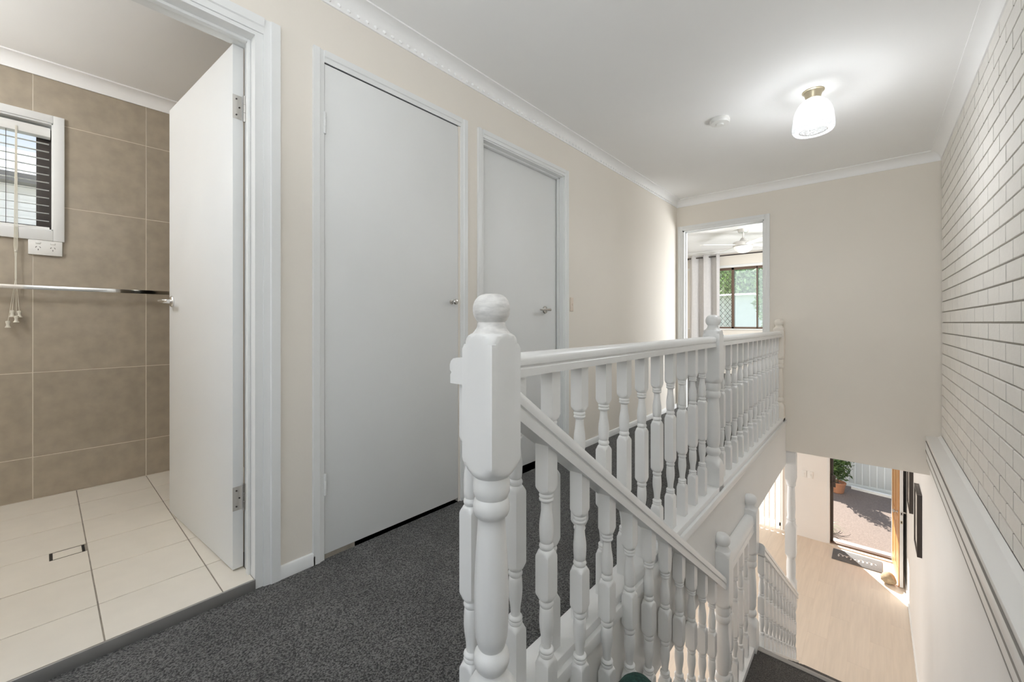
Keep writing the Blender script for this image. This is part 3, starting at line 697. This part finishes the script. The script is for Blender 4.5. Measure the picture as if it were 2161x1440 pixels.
# upstairs landing balustrade
XU = -0.700
bu = empty('balustrade', (XU, 2.6, 0.0)); tag(bu, 'white turned balustrade along the upstairs hall edge, level handrail', 'balustrade')
rail(XU, 0.615, 2.526, 0.833, 0.833, 1.0, bu); rail(XU, 2.612, 4.75, 0.833, 0.828, 1.0, bu)
cap = MB().box(-0.748, -0.655, 0.692, YF, FL, 0.036).box(-0.748, -0.672, 0.56, 0.692, FL, 0.036).build('base_board', 'gloss_white', bu, bevel=0.004)
MB().box(-0.657, -0.640, 0.70, YF, -0.030, 0.010).build('edge_moulding', 'gloss_white', cap, bevel=0.005)
for y in [0.654 + 0.1555 * k for k in range(12)]: place('baluster', BAL_UP, (XU, y, 0.440), bu)
for y in [2.735 + 0.1585 * k for k in range(13)]: place('baluster', BAL_UP, (XU, y, 0.440), bu)
newel(XU, 2.569, -0.018, bu)
newel(XU, 4.792, -0.030, bu, 'cream_wall')

# stair balustrade, upper flight, with the big newel in front
bs = empty('balustrade', (-0.625, 1.55, -0.5)); tag(bs, 'sloping white turned balustrade down the stairs from the big ball topped newel', 'balustrade')
big = newel(-0.625, 0.643, 0.0, bs)
fw = MB().lathe(finial_profile(), n=40).mesh('finial', 'worn_white', angle=40); big.children[0].data = fw; big.children[0]['label'] = 'worn ball top with paint rubbed thin'
newel(-0.625, 2.465, -1.223, bs)
def rt(y): return 0.805 - 0.711 * (y - 0.731)
rail(-0.622, 0.685, 2.425, rt(0.685) - 0.074, rt(2.425) - 0.074, 1.25, bs)
for k in range(10):
    y = 0.843 + 0.1585 * k; place('baluster', BAL_ST, (-0.625, y, 0.3325 - 0.711 * (y - 0.843)), bs)

# landing balustrade
bl = empty('balustrade', (-0.625, 2.85, -1.2)); tag(bl, 'short level white balustrade on the middle stair landing', 'balustrade')
newel(-0.625, 3.147, -1.223, bl)
rail(-0.625, 2.508, 3.104, -0.415, -0.415, 1.75, bl, 1.1)
for y in (2.60, 2.73, 2.865, 3.0): place('baluster', BAL_UP, (-0.625, y, -0.800), bl)

# lower flight balustrade with full-height post
lo = empty('balustrade', (-0.58, 4.1, -2.0)); tag(lo, 'white turned balustrade of the lower stair flight seen far below', 'balustrade')
def r2(y): return -0.52 - 0.662 * (y - 3.176)
rail(-0.578, 3.196, 4.862, r2(3.18) - 0.070, r2(4.90) - 0.070, 1.2, lo)
for k in range(11):
    y = 3.27 + 0.1535 * k; place('baluster', BAL_ST, (-0.58, y, r2(y) - 0.393), lo)
S = 0.066
pp = [(S, ZD), (S, -2.42), (0.036, -2.39), (0.040, -2.36), (0.030, -2.33), (0.040, -2.15), (0.031, -1.95), (0.040, -1.92), (0.034, -1.90), (S, -1.86), (S, -1.60), (0.040, -1.57), (0.037, -1.555), (0.0395, -1.50), (0.0395, -1.42), (0.034, -1.375), (0.040, -1.355), (S, -1.325), (S, -1.055), (0.040, -1.02), (0.0405, -1.005), (0.034, -0.995), (0.040, -0.980), (0.033, -0.960), (0.039, -0.86), (0.033, -0.70), (0.031, -0.655), (0.040, -0.645), (0.040, -0.62), (S, -0.575), (S, -0.30)]
MB().turned(pp, 0.045, 32).build('support_post', 'gloss_white', None, angle=38, org=(0, 0, ZD))
post = bpy.data.objects['support_post']; post.location = (-0.615, 4.905, ZD); tag(post, 'tall white turned post rising from the lower stair to the upper floor', 'post')

# fascia beam under the hall edge
struct(box('trim_7', 'white_wall', (-0.765, -0.650, 0.62, YF + 0.02, -0.43, FL - 0.001)), 'white fascia beam under the upstairs floor edge', 'trim')
struct(box('trim_8', 'white_wall', (-0.662, XR, 0.62, 0.68, -0.295, FL - 0.02)), 'white fascia under the top step', 'trim')

# bag on the stairs
bg = MB()
prof = [(0.085, 0.0), (0.100, 0.03), (0.104, 0.12), (0.092, 0.22), (0.072, 0.29), (0.058, 0.328), (0.044, 0.350), (0.030, 0.362), (0.014, 0.3675), (0.001, 0.368)]
bg.lathe(prof, (-0.470, 1.040, FL - RI * 2), 28); bg.v = [Vector((v.x, v.y, (v.z - FL + RI * 2) * 1.03 + FL - RI * 2)) for v in bg.v]
bg.v = [Vector((v.x, v.y + 0.012 * math.sin(v.z * 17), v.z)) for v in bg.v]
tag(bg.build('fabric_bag', 'bag_green'), 'dark green fabric bag top poking up behind the stair balusters', 'bag')

# ------------------------------------------------------------------ bedroom beyond the far door
struct(box('floor_bedroom', 'carpet', (-3.5, 0.55, YF + 0.04, YW + 0.1, LC + 0.01, FL)), 'charcoal carpet of the bedroom', 'floor')
struct(box('ceiling_bedroom', 'ceiling_white', (-3.5, 0.55, YFB, YW + 0.2, CE, CE + 0.1)), 'white bedroom ceiling', 'ceiling')
struct(box('wall_bedroom_left', 'cream_wall', (-3.5, -3.4, YFB, YW, FL, CE)), 'cream bedroom wall on the left', 'wall')
struct(box('wall_bedroom_right', 'cream_wall', (0.45, 0.55, YFB, YW, FL, CE)), 'cream bedroom wall on the right', 'wall')
W2 = (-2.80, -0.90, 0.855, 2.025)
struct(wall_boxes('Y', YW, YW + 0.14, -3.5, 0.55, LC, CE, [W2]).build('wall_bedroom_window', 'cream_wall'), 'cream bedroom wall with a wide sliding window', 'wall')
struct(MB().prism(CV, (-3.4, YW, CE), (0.45, YW, CE), (0, -1, 0), (0, 0, 1)).build('trim_9', 'ceiling_white'), 'white cornice along the bedroom window wall', 'trim')
w2 = empty('window_2', (-1.85, YW, W2[2])); struct(w2, 'brown framed sliding bedroom window with a diamond security grille', 'window')
fr = MB(); a, b, p, q = W2; Yf0, Yf1 = YW + 0.02, YW + 0.075
fr.box(a, a + 0.04, Yf0, Yf1, p, q); fr.box(b - 0.04, b, Yf0, Yf1, p, q); fr.box(a, b, Yf0, Yf1, q - 0.045, q); fr.box(a, b, Yf0, Yf1, p, p + 0.035)
fr.box(-2.045, -2.000, Yf0, Yf1, p, q); fr.box(-1.625, -1.605, Yf0, Yf1, p, q)
fr.build('window_frame', 'brown_frame', w2, bevel=0.002)
for x0, x1, m_ in ((a + 0.04, -2.045, 'glass'), (-2.0, -1.625, 'fly_screen'), (-1.605, b - 0.04, 'fly_screen')):
    MB().box(x0, x1, YW + 0.045, YW + 0.049, p + 0.035, q - 0.045).build('pane', m_, w2)
g = MB(); gx0, gx1, gz0, gz1 = a + 0.04, -2.045, p + 0.035, q - 0.045; st_ = 0.085
import itertools
cc = gx0 + gz0
def seg(pts): g.tube([(x, YW + 0.062, z) for x, z in pts], 0.0035, 4)
kk = -20
while kk < 40:
    for sgn in (1, -1):
        # line z = gz0 + sgn*(x-gx0)*1.25 + kk*st_
        pts = []
        N = 40
        xs = [gx0 + (gx1 - gx0) * i / N for i in range(N + 1)]
        ins = [(x, gz0 + sgn * (x - gx0) * 1.25 + kk * st_ * 1.25) for x in xs]
        ins = [w for w in ins if gz0 <= w[1] <= gz1]
        if len(ins) > 1: seg([ins[0], ins[-1]])
    kk += 1
g.build('security_grille', 'dark_frame', w2)
MB().box(W2[0] - 0.03, W2[1] + 0.03, YW - 0.03, YW + 0.02, p - 0.022, p).build('window_sill', 'trim_white', w2, bevel=0.003)
MB().box(W2[0] - 0.04, W2[1] + 0.04, YW - 0.012, YW, q, q + 0.05).build('window_head', 'trim_white', w2, bevel=0.002)

# curtain with eyelets on a dark rod
rd = empty('curtain_rod', (-1.7, YW - 0.09, 2.25)); tag(rd, 'dark metal curtain rod with a ball end above the bedroom window', 'curtain rod')
MB().tube([(-2.86, YW - 0.09, 2.255), (-0.80, YW - 0.09, 2.255)], 0.0125, 12).build('rod', 'dark_frame', rd)
MB().lathe([(0.010, -0.025), (0.022, -0.018), (0.027, 0), (0.022, 0.018), (0.010, 0.026)], (-2.885, YW - 0.09, 2.255), 16, 'X').build('rod_finial', 'dark_frame', rd)
for x in (-2.84, -0.82): MB().box(x - 0.01, x + 0.01, YW - 0.09, YW, 2.245, 2.262).build('rod_bracket', 'dark_frame', rd)
cu = MB(); NXC = 96; NZ = 10; zt, zb_ = 2.30, 0.03
for j in range(NZ + 1):
    z = zt + (zb_ - zt) * j / NZ
    for i in range(NXC + 1):
        u = i / NXC; x = -2.790 + 0.575 * u
        yy = YW - 0.09 + 0.058 * math.sin(u * math.pi * 2 * 2.5 + 2.6) + 0.006 * math.sin(u * 41 + z * 2)
        cu.v.append(Vector((x + 0.012 * math.sin(u * math.pi * 10), yy, z)))
for j in range(NZ):
    for i in range(NXC):
        k = j * (NXC + 1) + i; cu.f.append((k, k + 1, k + NXC + 2, k + NXC + 1))
co = cu.build('curtain', 'curtain', angle=80); tag(co, 'pale grey eyelet curtain drawn to the left of the bedroom window', 'curtain')
sm = co.modifiers.new('thickness', 'SOLIDIFY'); sm.thickness = 0.003

# ceiling fan
FX, FY = -1.462, 6.90
fan = empty('ceiling_fan', (FX, FY, CE)); tag(fan, 'silver four bladed ceiling fan with a white glass dome light', 'ceiling fan')
MB().lathe([(0.076, 0), (0.076, -0.010), (0.070, -0.040), (0.064, -0.050), (0.0005, -0.050)], (FX, FY, CE), 28).build('canopy', 'fan_silver', fan)
MB().lathe([(0.012, -0.045), (0.012, -0.150)], (FX, FY, CE), 14).build('down_rod', 'fan_silver', fan)
MB().lathe([(0.022, -0.128), (0.030, -0.135), (0.048, -0.170), (0.060, -0.180), (0.120, -0.190), (0.138, -0.202), (0.140, -0.222), (0.138, -0.252), (0.128, -0.264), (0.0005, -0.264)], (FX, FY, CE), 36).build('motor_housing', 'fan_silver', fan)
MB().lathe([(0.126, -0.262), (0.122, -0.285), (0.104, -0.318), (0.072, -0.342), (0.036, -0.354), (0.001, -0.357)], (FX, FY, CE), 32).build('light_dome', 'fan_glass', fan)
for ang in (40, 130, 220, 310):
    mb = MB(); pl_ = [(0.11, -0.030), (0.20, -0.055), (0.55, -0.066), (0.615, -0.058), (0.635, -0.030), (0.635, 0.030), (0.615, 0.058), (0.55, 0.066), (0.20, 0.055), (0.11, 0.030)]
    n = len(pl_); vs = [(x, y, y * -0.10 - 0.004) for x, y in pl_] + [(x, y, y * -0.10 + 0.004) for x, y in pl_]
    mb.add(vs, [tuple(range(n))[::-1], tuple(range(n, 2 * n))] + [(i, (i + 1) % n, n + (i + 1) % n, n + i) for i in range(n)])
    mb.xform(Matrix.Translation((FX, FY, CE - 0.238)) @ Matrix.Rotation(R(ang), 4, 'Z')); mb.build('fan_blade', 'plastic_white', fan)

# ------------------------------------------------------------------ lower floor
dfl = struct(box('floor_lower', 'plank_gap', (-4.5, 0.5, 0.5, YG, ZD - 0.1, ZD - 0.002)), 'pale timber plank floor of the entry and living room', 'floor')
pw = 0.19; x = XR - 0.0; row = 0
pcache = {}
while x > -2.75:
    L0 = 3.0 - (row * 0.53) % 1.3
    y = L0
    while y < YG:
        ya, yb = max(y, 3.0), min(y + 1.3, YG - 0.001)
        if yb - ya > 0.03:
            key = round(yb - ya, 3)
            if key not in pcache: pcache[key] = MB().box(-pw / 2 + 0.0004, pw / 2 - 0.0004, -key / 2 + 0.0003, key / 2 - 0.0003, 0, 0.010).mesh('floor_plank', 'plank', smooth=False)
            place('floor_plank', pcache[key], (x - pw / 2, (ya + yb) / 2, ZD - 0.010), dfl)
        y += 1.3
    x -= pw; row += 1
struct(box('ceiling_lower', 'ceiling_white', (-4.5, 0.5, YFB, YG + 0.1, LC - 0.02, LC - 0.001)), 'white ceiling of the entry below', 'ceiling')
struct(box('ceiling_living', 'ceiling_white', (-4.5, -0.765, 0.5, YFB, LC - 0.02, LC - 0.001)), 'white ceiling of the living room under the hall', 'ceiling')
struct(box('wall_lower_right', 'white_wall', (XR, 0.5, 0.5, YG, ZD, -0.10)), 'white plaster wall down the right of the stairs', 'wall')
struct(box('wall_lower_left', 'white_wall', (-4.6, -4.5, 0.5, YG, ZD, LC)), 'white living room wall', 'wall')
struct(box('wall_lower_back', 'white_wall', (-4.5, 0.5, 0.4, 0.5, ZD, LC)), 'white living room wall under the hall', 'wall')
FD = (-0.585, 0.245, ZD, -0.70); LWN = (-2.6, -1.23, ZD + 0.06, -0.62)
struct(wall_boxes('Y', YG, YG + 0.12, -4.5, 0.5, ZD, LC, [FD, LWN]).build('wall_front', 'white_wall'), 'white front wall with the entry door and a blind covered window', 'wall')
struct(MB().prism([(0, 0), (0.012, 0), (0.012, 0.05), (0, 0.06)], (XR, 5.3, ZD), (XR, YG, ZD), (-1, 0, 0), (0, 0, 1)).build('baseboard_right', 'trim_white'), 'white baseboard along the entry wall', 'baseboard')

# front door: timber leaf folded back against the right wall, dark screen door frame
fd = empty('door_5', (-0.17, YG, ZD)); struct(fd, 'open front doorway with an orange timber door and a dark metal frame', 'door')
mb = MB(); mb.box(FD[0], FD[0] + 0.035, YG - 0.004, YG + 0.13, ZD, FD[3]); mb.box(FD[1] - 0.03, FD[1], YG - 0.004, YG + 0.13, ZD, FD[3]); mb.box(FD[0], FD[1], YG - 0.004, YG + 0.13, FD[3] - 0.035, FD[3])
mb.build('door_frame', 'trim_white', fd, bevel=0.002)
mb = MB(); mb.box(FD[0] + 0.035, FD[0] + 0.078, YG + 0.06, YG + 0.10, ZD + 0.03, FD[3] - 0.035); mb.build('screen_stile', 'dark_frame', fd, bevel=0.003)
mb = MB().box(FD[0] + 0.035, FD[1] - 0.03, YG + 0.03, YG + 0.115, ZD - 0.005, ZD + 0.032); mb.build('threshold', 'brown_frame', fd, bevel=0.004)
MB().box(FD[0] + 0.0, FD[1] + 0.0, YG - 0.055, YG + 0.03, ZD - 0.004, ZD + 0.012).build('sill_strip', 'plank', fd, bevel=0.002)
lk = MB().box(FD[0] + 0.05, FD[0] + 0.110, YG + 0.035, YG + 0.06, -1.80, -1.60).build('screen_lock', 'dark_frame', fd, bevel=0.004)
MB().tube([(FD[0] + 0.085, YG + 0.035, -1.70), (FD[0] + 0.085, YG - 0.01, -1.70), (FD[0] + 0.175, YG - 0.015, -1.70)], 0.008, 8).build('lever', 'dark_frame', lk)
# leaf: hinge at right jamb, folded into the room ~ 96 deg
LH = Matrix.Translation((FD[1] - 0.012, YG - 0.006, 0)) @ Matrix.Rotation(R(3.5), 4, 'Z')
# local: leaf runs along -Y, outer (timber) face towards -X
LWD = 0.80; zA, zB = ZD + 0.016, FD[3] - 0.045
mb = MB().box(-0.004, 0.032, -LWD, 0, zA, zB); mb.xform(LH); fl_ = mb.build('door_leaf', 'door_white', fd, bevel=0.001)
ft = MB(); X0, X1 = -0.014, -0.004
for (ya, yb, za, zb2) in ((-LWD + 0.002, -LWD + 0.11, zA, zB), (-0.11, -0.002, zA, zB), (-LWD + 0.11, -0.11, zA, zA + 0.2), (-LWD + 0.11, -0.11, zB - 0.12, zB), (-LWD + 0.11, -0.11, zA + 0.82, zA + 0.95), (-0.45, -0.35, zA + 0.2, zA + 0.82), (-0.45, -0.35, zA + 0.95, zB - 0.12)):
    ft.box(X0, X1, ya, yb, za, zb2)
ft.xform(LH); ft.build('timber_face', 'door_timber', fl_)
for (ya, yb, za, zb2) in ((-LWD + 0.12, -0.46, zA + 0.21, zA + 0.81), (-0.34, -0.12, zA + 0.21, zA + 0.81), (-LWD + 0.12, -0.46, zA + 0.96, zB - 0.13), (-0.34, -0.12, zA + 0.96, zB - 0.13)):
    q = MB().box(-0.011, -0.004, ya, yb, za, zb2); q.xform(LH); q.build('door_panel', 'door_timber', fl_, bevel=0.004)
for zc, hgt in ((ZD + 1.05, 0.05), (ZD + 0.93, 0.045)):
    q = MB().box(0.004, 0.026, -LWD - 0.0015, -LWD + 0.002, zc - hgt / 2, zc + hgt / 2); q.xform(LH); lp = q.build('lock_plate', 'brass_pale' if zc < ZD + 1 else 'satin_metal', fl_)
    q = MB().box(0.009, 0.021, -LWD - 0.003, -LWD - 0.001, zc - 0.012, zc + 0.012); q.xform(LH); q.build('lock_bolt', 'black', lp)
for sx in (-1, 1):
    q = MB().lathe([(0.024, 0), (0.024, 0.006), (0.012, 0.008), (0.012, 0.03), (0.024, 0.038), (0.026, 0.05), (0.018, 0.058), (0.001, 0.06)], n=16, axis='X')
    q.v = [Vector(((v.x + 0.032) if sx > 0 else (-0.014 - v.x), v.y - LWD + 0.065, v.z + ZD + 1.05)) for v in q.v]
    q.xform(LH); q.build('door_knob', 'satin_metal', fl_)

# door stop bag
ds = MB(); nU, nV = 14, 8
for j in range(nV + 1):
    ph = math.pi * j / nV
    for i in range(nU):
        th = 2 * math.pi * i / nU
        rr = 0.115 * (1 + 0.10 * math.sin(3 * th + j)); 
        x = rr * math.sin(ph) * math.cos(th) * 0.8; yv = rr * math.sin(ph) * math.sin(th); z = 0.075 - 0.080 * math.cos(ph)
        z = max(0.0, z); pinch = 1 - 0.45 * max(0, (z - 0.06) / 0.1)
        ds.v.append(Vector((0.165 + x * pinch, 7.985 + yv * pinch, ZD + z)))
for j in range(nV):
    for i in range(nU): ds.f.append((j * nU + i, j * nU + (i + 1) % nU, (j + 1) * nU + (i + 1) % nU, (j + 1) * nU + i))
tag(ds.build('door_stopper', 'stopper', angle=60), 'brown lumpy fabric door stopper at the foot of the timber door', 'door stopper')

# doormat with light brush lettering
dmt = empty('doormat', (-0.195, 8.40, ZD)); tag(dmt, 'dark grey doormat with white script inside the front door', 'doormat')
MB().box(-0.495, 0.105, 8.215, 8.595, ZD, ZD + 0.010).build('mat_base', 'mat_grey', dmt, bevel=0.003)
sq = MB(); pts = []
for i in range(150):
    u = i / 149; x = -0.44 + 0.47 * u
    a = u * 2 * math.pi * 9.5
    amp = 0.020 + 0.022 * (0.5 + 0.5 * math.sin(u * 23.0)) * (1 if (int(u * 9.5) % 3) else 1.7)
    pts.append((x + 0.018 * math.sin(a), 8.39 + amp * math.cos(a) * 0.9 + 0.012 * math.sin(u * 9), ZD + 0.0108))
for seg_ in (pts[4:58], pts[66:146]): sq.tube(seg_, 0.0042, 5)
sq.build('script_lettering', 'print_white', dmt)

# wall switches beside the door
for xc, lab in ((-0.905, 'white light switch plate left of the front door, the farther from the door'), (-0.815, 'white light switch plate left of the front door, the nearer to the door')):
    s_ = empty('light_switch', (xc, YG, -1.66)); tag(s_, lab, 'light switch', 'entry light switches')
    q = MB().box(xc - 0.036, xc + 0.036, YG - 0.009, YG, -1.72, -1.60).build('switch_plate', 'plastic_white', s_, bevel=0.002)
    MB().box(xc - 0.008, xc + 0.008, YG - 0.013, YG - 0.009, -1.675, -1.645).build('switch_toggle', 'plastic_white', q, bevel=0.0015)

# framed pictures on the right wall
for (ya, yb, za, zb2, lab) in ((5.55, 5.95, -1.29, -0.69, 'black framed picture on the stair wall, the nearer one'), (6.70, 7.10, -1.27, -0.67, 'black framed picture on the stair wall, the farther one by the door')):
    pf = empty('framed_picture', (XR, (ya + yb) / 2, za)); tag(pf, lab, 'picture', 'pictures on the entry wall')
    m_ = MB(); w_ = 0.022; d_ = 0.036
    m_.box(XR - d_, XR - 0.001, ya, ya + w_, za, zb2); m_.box(XR - d_, XR - 0.001, yb - w_, yb, za, zb2); m_.box(XR - d_, XR - 0.001, ya + w_, yb - w_, za, za + w_); m_.box(XR - d_, XR - 0.001, ya + w_, yb - w_, zb2 - w_, zb2)
    m_.build('picture_frame', 'dark_frame', pf, bevel=0.0015)
    MB().box(XR - 0.026, XR - 0.002, ya + w_, yb - w_, za + w_, zb2 - w_).build('picture_print', 'picture_art', pf)

# living window with vertical blinds
w3 = empty('window_3', (-1.9, YG, ZD)); struct(w3, 'tall sunlit living room window behind vertical blinds', 'window')
fr = MB(); a, b, p, q = LWN
fr.box(a, a + 0.05, YG + 0.04, YG + 0.09, p, q); fr.box(b - 0.05, b, YG + 0.04, YG + 0.09, p, q); fr.box(a, b, YG + 0.04, YG + 0.09, q - 0.05, q); fr.box(a, b, YG + 0.04, YG + 0.09, p, p + 0.06); fr.box(-1.95, -1.90, YG + 0.04, YG + 0.09, p, q)
fr.build('window_frame', 'trim_white', w3, bevel=0.002)
MB().box(a + 0.05, -1.95, YG + 0.06, YG + 0.064, p + 0.06, q - 0.05).build('pane', 'glass', w3); MB().box(-1.90, b - 0.05, YG + 0.06, YG + 0.064, p + 0.06, q - 0.05).build('pane', 'glass', w3)
vbl = empty('vertical_blind', (-1.9, YG - 0.08, ZD)); tag(vbl, 'white vertical blind glowing with sunlight in the living room', 'blind')
MB().box(-2.66, -1.17, YG - 0.10, YG - 0.06, -0.60, -0.555).build('head_rail', 'plastic_white', vbl, bevel=0.002)
va = MB(); 
for i in range(9):
    u = -0.045 + 0.09 * i / 8; va.v += [Vector((u, 0.006 - 3.0 * u * u, 0)), Vector((u, 0.006 - 3.0 * u * u, 2.08))]
for i in range(8): va.f.append((2 * i, 2 * i + 2, 2 * i + 3, 2 * i + 1))
vmesh = va.mesh('blind_vane', 'blind_vane', angle=80)
for i in range(18):
    o = place('blind_vane', vmesh, (-2.62 + i * 0.083, YG - 0.08 + 0.004 * (i % 2), ZD + 0.045), vbl); o.rotation_euler = (0, 0, R(52 + random.uniform(-6, 6)))

# ------------------------------------------------------------------ outside
ZO = ZD - 0.06
struct(box('ground', 'grass', (-40, 40, YG + 0.12, 60, ZO - 0.4, ZO - 0.12)), 'grassy ground outside the house', 'ground')
struct(box('ground_side', 'grass', (-40, -4.7, -40, YG + 0.12, ZO - 0.4, ZO - 0.12)), 'grassy ground beside the house', 'ground')
struct(box('paving', 'paving', (-3.4, 3.0, YG + 0.36, 12.30, ZO - 0.14, ZO)), 'pinkish exposed aggregate paving outside the front door', 'paving')
ps = empty('doorstep', (-0.17, YG + 0.24, ZO)); tag(ps, 'sunlit pale tiled doorstep outside the threshold', 'doorstep')
for i in range(6): MB().box(-0.86 + i * 0.24, -0.86 + i * 0.24 + 0.236, YG + 0.12, YG + 0.36, ZO - 0.1, ZO + 0.035).build('step_tile', 'step_and_sunstrip_white', ps, bevel=0.003)
sun_strip = MB().prism([(0, 0), (0.10, 0), (0.10, 0.05), (0, 0.05)], (-0.38, 12.13, ZO), (1.0, 11.92, ZO), (0, 1, 0), (0, 0, 1)).build('sunlit_ground_strip', 'step_and_sunstrip_white'); tag(sun_strip, 'pale strip added as sunlit ground in front of the grey slat fence', 'sunlit_strip')  # pale strip built in place of a sunlit stripe of ground
fe = empty('fence', (0, 12.45, ZO)); tag(fe, 'grey metal fence of vertical sheets outside the front door', 'fence')
fp = MB().box(-0.052, 0.052, 0, 0.02, 0, 1.0).mesh('fence_slat', 'fence_grey', bevel=0.003)
fr_ = MB().box(-0.012, 0.012, -0.012, 0.022, 0, 1.0).mesh('fence_rib', 'fence_light', bevel=0.003)
for i in range(-14, 15):
    place('fence_slat', fp, (i * 0.127, 12.45, ZO + 0.03), fe); place('fence_rib', fr_, (i * 0.127 + 0.0635, 12.45, ZO + 0.03), fe)
MB().box(-1.9, 1.9, 12.44, 12.49, ZO + 0.98, ZO + 1.04).build('fence_rail', 'fence_light', fe)
box('fence_base', 'fence_light', (-1.9, 1.9, 12.44, 12.49, ZO - 0.1, ZO + 0.035), fe)
# porch roof over the door
struct(box('porch_roof', 'white_wall', (-1.0, 1.6, YG + 0.12, YG + 1.75, -0.60, -0.48)), 'white porch roof over the front door', 'roof')

def leaf_blob(name, c, rad, n, size, m, parent=None, seed=1, flat=1.0):
    rnd = random.Random(seed); mb = MB()
    for i in range(n):
        d = Vector((rnd.gauss(0, 1), rnd.gauss(0, 1), rnd.gauss(0, 1))).normalized(); r_ = rnd.random() ** 0.45
        p = Vector(c) + Vector((d.x * rad[0] * r_, d.y * rad[1] * r_, d.z * rad[2] * r_))
        t_ = Vector((rnd.gauss(0, 1), rnd.gauss(0, 1), rnd.gauss(0, 0.7) + 0.3)).normalized(); b_ = t_.cross(Vector((rnd.gauss(0, 1), rnd.gauss(0, 1), rnd.gauss(0, 1)))).normalized()
        s_ = size * rnd.uniform(0.6, 1.3)
        nrm = t_.cross(b_) * s_ * 0.12
        mb.add([p, p + t_ * s_ * 0.5 + b_ * s_ * 0.2 + nrm, p + t_ * s_, p + t_ * s_ * 0.5 - b_ * s_ * 0.2 + nrm], [(0, 1, 2), (0, 2, 3)])
    return mb.build(name, m, parent, smooth=False)
pb = empty('potted_shrub', (-0.60, 11.70, ZO)); tag(pb, 'leafy green shrub in a terracotta pot by the fence', 'shrub')
MB().lathe([(0.10, 0), (0.11, 0.01), (0.145, 0.20), (0.155, 0.205), (0.155, 0.235), (0.135, 0.235), (0.125, 0.20), (0.001, 0.195)], (-0.60, 11.70, ZO), 20).build('pot', 'terracotta', pb)
MB().tube([(-0.60, 11.70, ZO + 0.15), (-0.59, 11.70, ZO + 0.6)], [0.018, 0.010], 8).build('stem', 'bark', pb)
o = leaf_blob('foliage', (-0.60, 11.70, ZO + 0.70), (0.26, 0.26, 0.46), 900, 0.10, 'leaf_green', pb, 3); o['kind'] = 'stuff'
pm = empty('strappy_plant', (-0.68, 9.42, ZO)); tag(pm, 'spiky strap leaved plant beside the front step', 'plant')
for i in range(16):
    a = R(-75 + i * 13.5 + random.uniform(-5, 5)); L_ = random.uniform(0.30, 0.46); lf = MB(); w_ = 0.011
    c_ = Vector((math.cos(a), math.sin(a), 0)); sd_ = Vector((-math.sin(a), math.cos(a), 0)); pts = []
    for j in range(7):
        u = j / 6; pts.append((Vector((-0.68, 9.42, ZO + 0.02)) + c_ * L_ * u * 0.85 + Vector((0, 0, 1)) * (L_ * (0.9 * u - 0.75 * u * u)), w_ * (1 - u ** 2) + 0.0006))
    for j, (p_, w2_) in enumerate(pts): lf.v += [p_ + sd_ * w2_, p_ - sd_ * w2_ + Vector((0, 0, 0.002))]
    for j in range(6): lf.f.append((2 * j, 2 * j + 1, 2 * j + 3, 2 * j + 2))
    lf.build('leaf', 'leaf_green', pm, angle=70)

# neighbour and trees seen through the bedroom window
nh = empty('neighbour_house', (-8, 31, ZO)); tag(nh, 'pale neighbouring house outside the bedroom window', 'house')
box('house_wall', 'render_pale', (-16, -2.0, 30.0, 34.0, ZO, 2.75), nh)
MB().prism([(0, 0), (4.6, 0), (2.3, 0.25)], (-16.4, 29.7, 2.75), (-1.5, 29.7, 2.75), (0, 1, 0), (0, 0, 1)).build('house_roof', 'roof_pale', nh)
for i, (x, y_, h, rx, lab) in enumerate(((-7.8, 37.0, 5.2, 1.8, 'big leafy tree above the pale roof outside the bedroom window'), (-3.95, 26.0, 4.4, 0.95, 'slim light green tree at the right of the bedroom window view'), (-11.4, 45.0, 7.6, 1.7, 'yellow green tree behind the security grille'))):
    tr_ = empty('tree', (x, y_, ZO)); tag(tr_, lab, 'tree', 'trees outside the bedroom window')
    MB().tube([(x, y_, ZO), (x + 0.1, y_, h * 0.35), (x, y_, h * 0.75)], [0.16, 0.11, 0.05], 8).build('trunk', 'bark', tr_)
    o = leaf_blob('foliage', (x, y_, h * 0.62), (rx, rx, h * 0.52), 5000, 0.40 if i == 0 else 0.28, 'leaf_tree', tr_, 11 + i); o['kind'] = 'stuff'
# neighbour seen through the bathroom window
n2_ = empty('neighbour_house', (-11, 0.4, ZO)); tag(n2_, 'cream neighbouring house with a dark gutter outside the bathroom window', 'house')
box('house_wall', 'render_pale', (-15, -10.2, -9, 9, ZO, 3.2), n2_)
box('house_gutter', 'gutter', (-10.2, -9.95, -9.2, 9.2, 3.16, 3.30), n2_)
MB().prism([(0, 0), (3.2, 1.25), (6.0, 0)], (-10.0, -9.4, 3.28), (-10.0, 9.4, 3.28), (-1, 0, 0), (0, 0, 1)).build('house_roof', 'roof_pale', n2_)
box('house_band', 'roof_pale', (-10.24, -10.18, -9, 9, 2.36, 2.46), n2_)
